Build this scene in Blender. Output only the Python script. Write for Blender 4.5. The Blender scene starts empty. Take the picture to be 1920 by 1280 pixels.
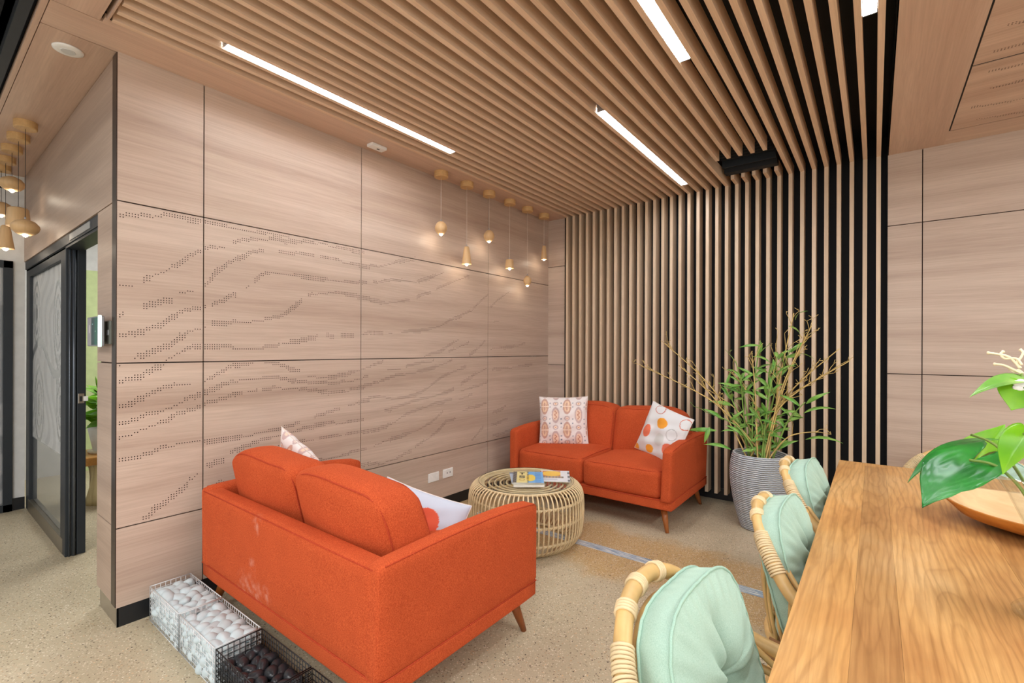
import bpy, bmesh, math, random
import numpy as np
from mathutils import Vector, Matrix
C = bpy.context.scene.collection
PI = math.pi
rnd = random.Random(7)

# ---------------------------------------------------------------- camera
F_PX = 884.0; YAW = math.atan(680 / 884); ROLL = .0032; CAMH = 1.35
fw = Vector((-math.sin(YAW), math.cos(YAW), 0)); rt = Vector((math.cos(YAW), math.sin(YAW), 0)); up = Vector((0, 0, 1))
cx_ = rt * math.cos(ROLL) + up * math.sin(ROLL); cy_ = -rt * math.sin(ROLL) + up * math.cos(ROLL); cz_ = -fw
camd = bpy.data.cameras.new('camera'); cam = bpy.data.objects.new('camera', camd); C.objects.link(cam)
camd.sensor_width = 36; camd.lens = F_PX / 1920 * 36; camd.shift_y = 14 / 1920; camd.clip_start = .02
cam.matrix_world = Matrix(((cx_.x, cy_.x, cz_.x, 0), (cx_.y, cy_.y, cz_.y, 0), (cx_.z, cy_.z, cz_.z, CAMH), (0, 0, 0, 1)))
bpy.context.scene.camera = cam
# ---------------------------------------------------------------- world, exposure
sc = bpy.context.scene
W = bpy.data.worlds.new('world'); sc.world = W; W.use_nodes = True
W.node_tree.nodes['Background'].inputs[0].default_value = (.90, .96, 1, 1)
W.node_tree.nodes['Background'].inputs[1].default_value = 1.6
sc.view_settings.view_transform = 'Standard'; sc.view_settings.look = 'None'
sc.view_settings.exposure = 0.36; sc.view_settings.gamma = 1; sc.view_settings.use_curve_mapping = False
LED_STRENGTH = 43.0
PENDANT_W = .32
def area(name, loc, sx, sy, watts, rot=(0, 0, 0), col=(.97, .985, 1)):
    l = bpy.data.lights.new(name, 'AREA'); l.shape = 'RECTANGLE'; l.size = sx; l.size_y = sy; l.energy = watts; l.color = col
    o = bpy.data.objects.new(name, l); C.objects.link(o); o.location = loc; o.rotation_euler = rot; return o
# unseen fill lights added to brighten the table, corridor, office and area behind the camera
area('ceiling_fill_light', (1.9, 1.9, 2.76), .12, 1.8, 52)
area('ceiling_fill_light', (.6, -1.6, 2.76), 1.8, 1.2, 70)
area('ceiling_fill_light', (-2.2, -1.5, 2.76), 1.2, 1.2, 40)
area('ceiling_fill_light', (-4.6, -.9, 2.9), 1.2, .6, 6)
area('ceiling_fill_light', (-5.2, 1.9, 2.8), 1.0, 1.0, 42)

# ---------------------------------------------------------------- helpers
def s2l(c):
    return tuple((x / 255 / 12.92) if x / 255 <= .04045 else ((x / 255 + .055) / 1.055) ** 2.4 for x in c)
class NT:
    def __init__(s, name):
        s.m = bpy.data.materials.new(name); s.m.use_nodes = True; s.t = s.m.node_tree; s.n = s.t.nodes
        s.b = s.n['Principled BSDF']
    def add(s, typ, **kw):
        n = s.n.new(typ)
        for k, v in kw.items():
            if k in n.inputs.keys() if isinstance(k, str) and hasattr(n, 'inputs') else False: n.inputs[k].default_value = v
            else: setattr(n, k, v)
        return n
    def ln(s, a, ao, b, bi): s.t.links.new(a.outputs[ao], b.inputs[bi])
    def coord(s, scale=(1, 1, 1), kind='Object', rot=(0, 0, 0)):
        tc = s.n.new('ShaderNodeTexCoord'); mp = s.n.new('ShaderNodeMapping'); mp.inputs['Scale'].default_value = scale
        mp.inputs['Rotation'].default_value = rot
        s.ln(tc, kind, mp, 'Vector'); return mp
    def noise(s, vec, scale, detail=3, rough=.5, dist=0):
        n = s.n.new('ShaderNodeTexNoise'); n.inputs['Scale'].default_value = scale; n.inputs['Detail'].default_value = detail
        n.inputs['Roughness'].default_value = rough; n.inputs['Distortion'].default_value = dist
        s.ln(vec, 'Vector', n, 'Vector'); return n
    def ramp(s, src, out, stops):
        r = s.n.new('ShaderNodeValToRGB'); e = r.color_ramp.elements
        while len(e) < len(stops): e.new(.5)
        for i, (p, c) in enumerate(stops):
            e[i].position = p; e[i].color = (*c, 1) if len(c) == 3 else c
        s.ln(src, out, r, 'Fac'); return r
    def mix(s, a, ao, b, bo, fac=None, fo=None, f=.5, blend='MIX'):
        m = s.n.new('ShaderNodeMix'); m.data_type = 'RGBA'; m.blend_type = blend; m.inputs[0].default_value = f
        if fac: s.ln(fac, fo, m, 0)
        if isinstance(a, tuple): m.inputs[6].default_value = (*a, 1)
        else: s.ln(a, ao, m, 6)
        if isinstance(b, tuple): m.inputs[7].default_value = (*b, 1)
        else: s.ln(b, bo, m, 7)
        return m
    def col(s, n, o): s.ln(n, o, s.b, 'Base Color')
    def bump(s, n, o, strength=.2, dist=.01):
        b = s.n.new('ShaderNodeBump'); b.inputs['Strength'].default_value = strength; b.inputs['Distance'].default_value = dist
        s.ln(n, o, b, 'Height'); s.ln(b, 'Normal', s.b, 'Normal')
def plain(name, rgb, rough=.5, metal=0, emit=0, alpha=1, trans=0, spec=.5, coat=0, var=.06):
    t = NT(name); b = t.b; c = s2l(rgb)
    b.inputs['Roughness'].default_value = rough; b.inputs['Metallic'].default_value = metal
    b.inputs['Specular IOR Level'].default_value = spec; b.inputs['Coat Weight'].default_value = coat
    if emit:
        b.inputs['Base Color'].default_value = (*c, 1); b.inputs['Emission Color'].default_value = (*c, 1); b.inputs['Emission Strength'].default_value = emit
    elif trans:
        b.inputs['Base Color'].default_value = (*c, 1); b.inputs['Transmission Weight'].default_value = trans
    else:
        n = t.noise(t.coord(), 14, 3)
        r = t.ramp(n, 'Fac', [(.3, tuple(x * (1 - var) for x in c)), (.7, tuple(min(1, x * (1 + var)) for x in c))]); t.col(r, 'Color')
    return t.m
def wood(name, c1, c2, axis, rough=.42, fine=60, broad=7, along=.8, spec=.4, off=(0, 0, 0)):
    t = NT(name)
    def sc_(a, l): return tuple(l if i == axis else a for i in range(3))
    m1 = t.coord(sc_(1, .03)); m1.inputs['Location'].default_value = off
    w = t.noise(t.coord(sc_(3.0, .8)), 1.0, 2)
    add = t.n.new('ShaderNodeVectorMath'); add.operation = 'MULTIPLY_ADD'
    t.ln(w, 'Color', add, 0); add.inputs[1].default_value = (.035,) * 3; t.ln(m1, 'Vector', add, 2)
    n1 = t.n.new('ShaderNodeTexNoise'); n1.inputs['Scale'].default_value = broad; n1.inputs['Detail'].default_value = 6; n1.inputs['Roughness'].default_value = .62
    t.ln(add, 'Vector', n1, 'Vector')
    n2 = t.n.new('ShaderNodeTexNoise'); n2.inputs['Scale'].default_value = fine * 2.2; n2.inputs['Detail'].default_value = 3
    t.ln(add, 'Vector', n2, 'Vector')
    r1 = t.ramp(n1, 'Fac', [(.32, s2l(c2)), (.66, s2l(c1))])
    r2 = t.ramp(n2, 'Fac', [(.3, (.80, .78, .76)), (.62, (1, 1, 1))])
    mx = t.mix(r1, 'Color', r2, 'Color', f=.55, blend='MULTIPLY'); t.col(mx, 2)
    t.b.inputs['Roughness'].default_value = rough; t.b.inputs['Specular IOR Level'].default_value = spec
    t.bump(n2, 'Fac', .06, .002)
    return t.m
def fabric(name, c1, c2, scale=260, rough=.95, bump=.35, sheen=.4):
    t = NT(name); n = t.noise(t.coord(), scale, 3, .6); n3 = t.noise(t.coord(), 9, 3)
    r = t.ramp(n, 'Fac', [(.34, s2l(c2)), (.66, s2l(c1))])
    r3 = t.ramp(n3, 'Fac', [(.3, (.9, .88, .87)), (.7, (1, 1, 1))])
    mx = t.mix(r, 'Color', r3, 'Color', f=.8, blend='MULTIPLY'); t.col(mx, 2)
    t.b.inputs['Roughness'].default_value = rough; t.b.inputs['Specular IOR Level'].default_value = .2
    t.b.inputs['Sheen Weight'].default_value = sheen; t.b.inputs['Sheen Roughness'].default_value = .5
    t.b.inputs['Sheen Tint'].default_value = (*s2l(c1), 1)
    t.bump(n, 'Fac', bump, .003); return t.m
def attrmat(name, rough=.8, bumpscale=0, trans=0):
    t = NT(name); a = t.n.new('ShaderNodeAttribute'); a.attribute_name = 'print'; t.col(a, 'Color')
    t.b.inputs['Roughness'].default_value = rough
    if bumpscale:
        n = t.noise(t.coord(), bumpscale, 3); t.bump(n, 'Fac', .25, .002)
    return t.m

def obj(name, bm, mats, parent=None, smooth=False, loc=None):
    me = bpy.data.meshes.new(name)
    if isinstance(bm, tuple): me.from_pydata([tuple(v) for v in bm[0]], [], bm[1])
    else: bm.normal_update(); bm.to_mesh(me); bm.free()
    for m in (mats if isinstance(mats, (list, tuple)) else [mats]): me.materials.append(m)
    if smooth:
        for p in me.polygons: p.use_smooth = True
    o = bpy.data.objects.new(name, me); C.objects.link(o)
    if parent: o.parent = parent
    if loc is not None: o.location = loc
    return o
def autosmooth(o, deg=40):
    me = o.data
    for p in me.polygons: p.use_smooth = True
    me.set_sharp_from_angle(angle=math.radians(deg)); return o
def tag(o, label, cat, group=None, kind=None):
    o['label'] = label; o['category'] = cat
    if group: o['group'] = group
    if kind: o['kind'] = kind
    return o
def thing(name, label, cat, loc=(0, 0, 0), rz=0, group=None):
    o = bpy.data.objects.new(name, None); C.objects.link(o); o.empty_display_size = .1
    o.location = loc; o.rotation_euler = (0, 0, rz); return tag(o, label, cat, group)
def struct(name, bm, mats, smooth=False):
    o = obj(name, bm, mats, smooth=smooth); o['kind'] = 'structure'; return o
def structE(name, loc=(0, 0, 0)):
    o = bpy.data.objects.new(name, None); C.objects.link(o); o.location = loc; o['kind'] = 'structure'; return o
def copy_tree(o, parent=None):
    c = o.copy(); C.objects.link(c)
    if parent: c.parent = parent
    for ch in list(o.children): copy_tree(ch, c)
    return c
def box(bm, x0, x1, y0, y1, z0, z1, mi=0, bev=0, seg=2):
    r = bmesh.ops.create_cube(bm, size=1)
    vs = r['verts']
    for v in vs: v.co = Vector(((x0 + x1) / 2 + v.co.x * (x1 - x0), (y0 + y1) / 2 + v.co.y * (y1 - y0), (z0 + z1) / 2 + v.co.z * (z1 - z0)))
    fs = set(f for v in vs for f in v.link_faces)
    for f in fs: f.material_index = mi
    if bev:
        es = list(set(e for v in vs for e in v.link_edges))
        bmesh.ops.bevel(bm, geom=es, offset=bev, segments=seg, affect='EDGES', profile=.5)
    return vs
def B(*a, **k):
    bm = bmesh.new(); box(bm, *a, **k); return bm
def tube(bm, pts, r, seg=8, closed=False, mi=0, cap=True, flat=1.0):
    P = [Vector(p) for p in pts]; n = len(P)
    R = r if isinstance(r, (list, tuple)) else [r] * n
    T = []
    for i in range(n):
        if closed: t = P[(i + 1) % n] - P[i - 1]
        else: t = P[min(i + 1, n - 1)] - P[max(i - 1, 0)]
        T.append(t.normalized() if t.length > 1e-9 else Vector((0, 0, 1)))
    a = Vector((0, 0, 1)) if abs(T[0].z) < .9 else Vector((1, 0, 0))
    N = (a - T[0] * a.dot(T[0])).normalized(); rings = []
    for i in range(n):
        N = (N - T[i] * N.dot(T[i])); N = N.normalized() if N.length > 1e-6 else Vector((1, 0, 0))
        Bn = T[i].cross(N)
        rings.append([bm.verts.new(P[i] + (N * math.cos(2 * PI * k / seg) + Bn * math.sin(2 * PI * k / seg) * flat) * R[i]) for k in range(seg)])
    for i in range(n if closed else n - 1):
        A = rings[i]; D = rings[(i + 1) % n]
        sh = 0
        if closed and i == n - 1:
            sh = min(range(seg), key=lambda s: (A[0].co - D[s].co).length)
        for k in range(seg):
            f = bm.faces.new((A[k], A[(k + 1) % seg], D[(k + 1 + sh) % seg], D[(k + sh) % seg])); f.material_index = mi; f.smooth = True
    if cap and not closed:
        f = bm.faces.new(rings[0][::-1]); f.material_index = mi
        f = bm.faces.new(rings[-1]); f.material_index = mi
def TB(pts, r, **k):
    bm = bmesh.new(); tube(bm, pts, r, **k); return bm
def spline(pts, n=6, closed=False):
    P = [Vector(p) for p in pts]; m = len(P); out = []
    for i in range(m if closed else m - 1):
        if closed: p0, p1, p2, p3 = P[i - 1], P[i], P[(i + 1) % m], P[(i + 2) % m]
        else: p0, p1, p2, p3 = P[max(i - 1, 0)], P[i], P[i + 1], P[min(i + 2, m - 1)]
        for k in range(n):
            t = k / n
            out.append(.5 * ((2 * p1) + (p2 - p0) * t + (2 * p0 - 5 * p1 + 4 * p2 - p3) * t * t + (3 * p1 - p0 - 3 * p2 + p3) * t ** 3))
    if not closed: out.append(P[-1])
    return out
def circle(cx, cy, z, r, n=48): return [(cx + r * math.cos(2 * PI * k / n), cy + r * math.sin(2 * PI * k / n), z) for k in range(n)]
def lathe(prof, seg=32, mi=0, cx=0, cy=0):
    bm = bmesh.new(); rings = []
    for r, z in prof:
        if r < 1e-5: rings.append([bm.verts.new((cx, cy, z))])
        else: rings.append([bm.verts.new((cx + r * math.cos(2 * PI * k / seg), cy + r * math.sin(2 * PI * k / seg), z)) for k in range(seg)])
    for A, D in zip(rings, rings[1:]):
        for k in range(seg):
            a, b, c, d = A[k % len(A)], A[(k + 1) % len(A)], D[(k + 1) % len(D)], D[k % len(D)]
            vs = []
            for v in (a, b, c, d):
                if v not in vs: vs.append(v)
            if len(vs) > 2: bm.faces.new(vs)
    bmesh.ops.recalc_face_normals(bm, faces=bm.faces); return bm
def puff(w, d, h, r, bulge=(0, 0, 0), n=14, shape=None):
    """rounded box centred at the origin with bulging faces"""
    bm = bmesh.new(); bmesh.ops.create_cube(bm, size=2)
    bmesh.ops.subdivide_edges(bm, edges=bm.edges[:], cuts=n, use_grid_fill=True)
    H = (w / 2, d / 2, h / 2)
    for v in bm.verts:
        p = [v.co[i] for i in range(3)]
        q = [math.copysign(abs(p[i]) ** .8, p[i]) * H[i] for i in range(3)]
        inner = [max(-(H[i] - r), min(H[i] - r, q[i])) for i in range(3)]
        dv = Vector([q[i] - inner[i] for i in range(3)])
        if dv.length > 1e-6:
            m = max(abs(dv[i]) for i in range(3))
            dv = dv.normalized() * m
        co = [inner[i] + dv[i] for i in range(3)]
        out = list(co)
        for i in range(3):
            j, k = (i + 1) % 3, (i + 2) % 3
            wgt = max(0, 1 - (co[j] / H[j]) ** 2) * max(0, 1 - (co[k] / H[k]) ** 2)
            out[i] += bulge[i] * wgt * (co[i] / H[i])
        v.co = out
        if shape: v.co = shape(v.co, H)
    return bm
def grid_obj(name, fn, nu, nv, mats, parent=None, colour=None, smooth=True, closed_back=None):
    """a sheet fn(u,v)->xyz, u,v in 0..1; colour(u,v)->sRGB stored as the cloth's / paper's print"""
    V = [fn(i / nu, j / nv) for j in range(nv + 1) for i in range(nu + 1)]
    Fc = [(j * (nu + 1) + i, j * (nu + 1) + i + 1, (j + 1) * (nu + 1) + i + 1, (j + 1) * (nu + 1) + i) for j in range(nv) for i in range(nu)]
    cols = [colour(i / nu, j / nv) for j in range(nv + 1) for i in range(nu + 1)] if colour else None
    if closed_back:
        n0 = len(V)
        V += [closed_back(i / nu, j / nv) for j in range(nv + 1) for i in range(nu + 1)]
        Fc += [tuple(n0 + q for q in f[::-1]) for f in Fc[:]]
        per = [(0, i) for i in range(nu)] + [(j, nu) for j in range(nv)] + [(nv, i) for i in range(nu, 0, -1)] + [(j, 0) for j in range(nv, 0, -1)]
        ids = [j * (nu + 1) + i for j, i in per]
        for a, b in zip(ids, ids[1:] + ids[:1]): Fc.append((b, a, n0 + a, n0 + b))
        if cols: cols = cols + cols
    o = obj(name, (V, Fc), mats, parent, smooth)
    if cols:
        ca = o.data.color_attributes.new('print', 'FLOAT_COLOR', 'POINT')
        arr = np.ones((len(V), 4), dtype=np.float32); arr[:, :3] = np.array([s2l(c) for c in cols]); ca.data.foreach_set('color', arr.ravel())
    return o
def orient(o, loc, normal, roll=0):
    """local -Y face looks along normal"""
    n = Vector(normal).normalized(); y = -n
    x = y.cross(Vector((0, 0, 1))).normalized(); z = x.cross(y)
    M = Matrix(((x.x, y.x, z.x, 0), (x.y, y.y, z.y, 0), (x.z, y.z, z.z, 0), (0, 0, 0, 1)))
    o.matrix_world = Matrix.Translation(loc) @ M @ Matrix.Rotation(roll, 4, 'Y')

def RP(u, v, Y):   # where the line of sight through a photo point meets the upright plane at depth Y
    a, b = u - 960, 654 - v; a2 = a * math.cos(ROLL) - b * math.sin(ROLL); b2 = a * math.sin(ROLL) + b * math.cos(ROLL)
    d = fw + rt * (a2 / F_PX) + up * (b2 / F_PX); tt = Y / d.y; return Vector((0, 0, CAMH)) + d * tt
# ---------------------------------------------------------------- materials
PANEL1, PANEL2 = (208, 187, 170), (178, 154, 137)
M = {}
M['panel_y'] = wood('wood_panel_grain_y', PANEL1, PANEL2, 1)
M['panel_x'] = wood('wood_panel_grain_x', PANEL1, PANEL2, 0)
M['panel_shaded'] = wood('wood_panel_shaded', (192, 168, 150), (164, 140, 124), 0)  # same laminate as the panels, corridor shade painted in as a darker tone
M['soffit_y'] = wood('soffit_grain_y', (220, 190, 168), (194, 160, 138), 1)
M['soffit_x'] = wood('soffit_grain_x', (220, 190, 168), (194, 160, 138), 0)
M['slat'] = wood('oak_batten', (228, 204, 176), (206, 180, 150), 2, fine=90, broad=10)
M['slat_y'] = wood('oak_batten_ceiling', (240, 210, 182), (220, 188, 158), 1, fine=90, broad=10)
M['black'] = plain('black_backing', (26, 27, 30), .75)
M['gap'] = plain('dark_brown_gap', (58, 42, 36), .8)
M['hole'] = plain('drilled_hole', (56, 36, 30), .9)
M['skirt'] = plain('black_skirting', (24, 26, 30), .35)
M['frame'] = plain('charcoal_frame', (36, 42, 48), .5, .1)
M['bronze'] = plain('bronze_trim', (70, 58, 52), .35, .6)
M['steel'] = plain('brushed_steel', (176, 170, 160), .28, .9)
M['white'] = plain('white_plastic', (240, 238, 234), .4)
M['whitewall'] = plain('white_paint', (224, 222, 218), .8)
M['greenwall'] = plain('green_paint', (206, 220, 160), .8)
M['orange'] = fabric('orange_upholstery', (208, 96, 52), (172, 64, 32))
M['orange_pipe'] = fabric('orange_piping', (192, 78, 46), (160, 54, 30), bump=.2)
M['leg'] = wood('turned_leg_wood', (176, 106, 52), (136, 74, 34), 2, .35)
def scuffed():
    m = M['orange'].copy(); m.name = 'orange_upholstery_scuffed'; nt = m.node_tree; bs = nt.nodes['Principled BSDF']; src = bs.inputs['Base Color'].links[0].from_socket
    tc = nt.nodes.new('ShaderNodeTexCoord'); n = nt.nodes.new('ShaderNodeTexNoise'); n.inputs['Scale'].default_value = 28; n.inputs['Detail'].default_value = 5; nt.links.new(tc.outputs['Object'], n.inputs['Vector'])
    last = None
    for (x, z, r) in ((.21, .25, .12), (.13, .27, .10), (.02, .30, .05), (.10, .58, .05), (.14, .40, .04)):
        d = nt.nodes.new('ShaderNodeVectorMath'); d.operation = 'DISTANCE'; nt.links.new(tc.outputs['Object'], d.inputs[0]); d.inputs[1].default_value = (x, .46, z)
        mr = nt.nodes.new('ShaderNodeMapRange'); nt.links.new(d.outputs['Value'], mr.inputs[0]); mr.inputs[1].default_value = r; mr.inputs[2].default_value = 0; mr.inputs[3].default_value = 0; mr.inputs[4].default_value = 1
        if last is None: last = mr.outputs[0]
        else:
            mx = nt.nodes.new('ShaderNodeMath'); mx.operation = 'MAXIMUM'; nt.links.new(last, mx.inputs[0]); nt.links.new(mr.outputs[0], mx.inputs[1]); last = mx.outputs[0]
    th = nt.nodes.new('ShaderNodeMapRange'); nt.links.new(n.outputs['Fac'], th.inputs[0]); th.inputs[1].default_value = .42; th.inputs[2].default_value = 1.0
    mu = nt.nodes.new('ShaderNodeMath'); mu.operation = 'MULTIPLY'; nt.links.new(th.outputs[0], mu.inputs[0]); nt.links.new(last, mu.inputs[1])
    mi = nt.nodes.new('ShaderNodeMix'); mi.data_type = 'RGBA'; nt.links.new(mu.outputs[0], mi.inputs[0]); nt.links.new(src, mi.inputs[6]); mi.inputs[7].default_value = (*s2l((232, 190, 172)), 1); nt.links.new(mi.outputs[2], bs.inputs['Base Color'])
    return m
M['orange_scuffed'] = scuffed()
M['mint'] = fabric('mint_velvet', (178, 204, 188), (158, 188, 170), scale=500, bump=.08, sheen=.7)
M['mintpipe'] = fabric('mint_piping', (172, 204, 186), (156, 190, 172), scale=500, bump=.05)
M['led'] = plain('led_diffuser', (238, 246, 255), emit=LED_STRENGTH)
M['alu'] = plain('aluminium', (190, 192, 196), .35, .8)
M['bulb'] = plain('pendant_bulb', (255, 244, 220), emit=6)
M['beech'] = wood('beech_pendant', (226, 190, 142), (206, 164, 114), 2, .45, fine=30, broad=5)
M['beech_l'] = wood('beech_disc', (222, 182, 128), (200, 156, 100), 0, .45, fine=30, broad=5)
M['cord'] = plain('pale_cord', (214, 202, 190), .6)
M['cord_d'] = plain('dark_cord', (60, 54, 50), .6)
def thin_glass(name, tint=(.97, .985, .98), refl=.16):
    t = NT(name); tr = t.n.new('ShaderNodeBsdfTransparent'); tr.inputs[0].default_value = (*tint, 1); gl = t.n.new('ShaderNodeBsdfGlossy'); gl.inputs['Roughness'].default_value = .03
    fr = t.n.new('ShaderNodeLayerWeight'); fr.inputs['Blend'].default_value = .5; mx = t.n.new('ShaderNodeMixShader'); rr = t.ramp(fr, 'Facing', [(0, (.02,) * 3), (.7, (.05,) * 3), (.9, (.22,) * 3), (1, (.7,) * 3)]); t.ln(rr, 'Color', mx, 0); t.ln(tr, 0, mx, 1); t.ln(gl, 0, mx, 2); t.ln(mx, 0, t.n['Material Output'], 'Surface'); return t.m
M['glass'] = thin_glass('clear_glass')
M['whitewire'] = plain('white_wire', (214, 216, 216), .4)
M['blackwire'] = plain('black_wire', (22, 23, 26), .4)
M['wstone'] = plain('white_pebble', (196, 208, 211), .75, var=.08)
M['bstone'] = plain('black_pebble', (42, 44, 48), .28, var=.2)
M['soil'] = plain('brown_soil', (86, 60, 40), .95, var=.4)
M['ycard'] = plain('yellow_plastic', (244, 206, 20), .4)
M['greyplate'] = plain('grey_plate', (112, 112, 104), .4, .3)
# ---------------------------------------------------------------- floor
def floor_mat():
    t = NT('polished_aggregate_concrete'); co = t.coord()
    base = t.noise(co, 2.2, 4, .55); b = t.ramp(base, 'Fac', [(.3, s2l((178, 164, 136))), (.7, s2l((196, 182, 154)))])
    # ochre sealer stain along the joint
    sep = t.n.new('ShaderNodeSeparateXYZ'); t.ln(co, 'Vector', sep, 0)
    m1 = t.n.new('ShaderNodeMath'); m1.operation = 'SUBTRACT'; t.ln(sep, 'Y', m1, 0); m1.inputs[1].default_value = 2.95
    m2 = t.n.new('ShaderNodeMath'); m2.operation = 'ABSOLUTE'; t.ln(m1, 0, m2, 0)
    nn = t.noise(co, 3.2, 4, .6)
    m3 = t.n.new('ShaderNodeMath'); m3.operation = 'MULTIPLY_ADD'; t.ln(nn, 'Fac', m3, 0); m3.inputs[1].default_value = -.55; t.ln(m2, 0, m3, 2)
    st = t.ramp(m3, 0, [(.0, (1, 1, 1)), (.14, (0, 0, 0))])
    mx = t.mix(b, 'Color', s2l((186, 154, 106)), None, st, 'Color')
    v = t.n.new('ShaderNodeTexVoronoi'); v.inputs['Scale'].default_value = 130; t.ln(co, 'Vector', v, 'Vector')
    sc1 = t.n.new('ShaderNodeSeparateColor'); t.ln(v, 'Color', sc1, 0)
    d = t.ramp(v, 'Distance', [(.30, (1, 1, 1)), (.5, (0, 0, 0))])
    chips = t.ramp(sc1, 'Red', [(0, s2l((92, 76, 60))), (.13, s2l((128, 100, 74))), (.14, s2l((196, 178, 148))), (.72, s2l((200, 184, 154))), (.73, s2l((186, 140, 92))), (.86, s2l((236, 226, 206))), (1, s2l((226, 214, 190)))])
    mm = t.mix(mx, 2, chips, 'Color', d, 'Color'); 
    half = t.mix(mx, 2, mm, 2, f=.8)
    v2 = t.n.new('ShaderNodeTexVoronoi'); v2.inputs['Scale'].default_value = 62; t.ln(co, 'Vector', v2, 'Vector')
    s2 = t.n.new('ShaderNodeSeparateColor'); t.ln(v2, 'Color', s2, 0)
    k = t.n.new('ShaderNodeMath'); k.operation = 'GREATER_THAN'; k.inputs[1].default_value = .74; t.ln(s2, 'Green', k, 0)
    d2 = t.ramp(v2, 'Distance', [(.16, (1, 1, 1)), (.26, (0, 0, 0))])
    k2 = t.n.new('ShaderNodeMath'); k2.operation = 'MULTIPLY'; t.ln(k, 0, k2, 0); t.ln(d2, 'Color', k2, 1)
    big = t.ramp(s2, 'Blue', [(0, s2l((60, 48, 40))), (.5, s2l((96, 76, 58))), (.55, s2l((238, 230, 214))), (1, s2l((214, 178, 132)))])
    fin = t.mix(half, 2, big, 'Color', k2, 0); t.col(fin, 2)
    t.b.inputs['Roughness'].default_value = .38; t.b.inputs['Specular IOR Level'].default_value = .35
    return t.m
M['floor'] = floor_mat()
struct('floor', B(-7.5, 4.0, -4.5, 7.0, -.1, 0), M['floor'])
def joint_mat():
    t = NT('metal_floor_joint'); n = t.noise(t.coord((3, 60, 1)), 3, 4, .6)
    r = t.ramp(n, 'Fac', [(.40, s2l((122, 150, 176))), (.5, s2l((160, 182, 202))), (.57, s2l((240, 240, 232)))]); t.col(r, 'Color')
    t.b.inputs['Roughness'].default_value = .4; t.b.inputs['Metallic'].default_value = .2; return t.m
struct('trim_1', B(-2.6, 3.2, 2.868, 2.945, 0, .002), joint_mat())
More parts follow.
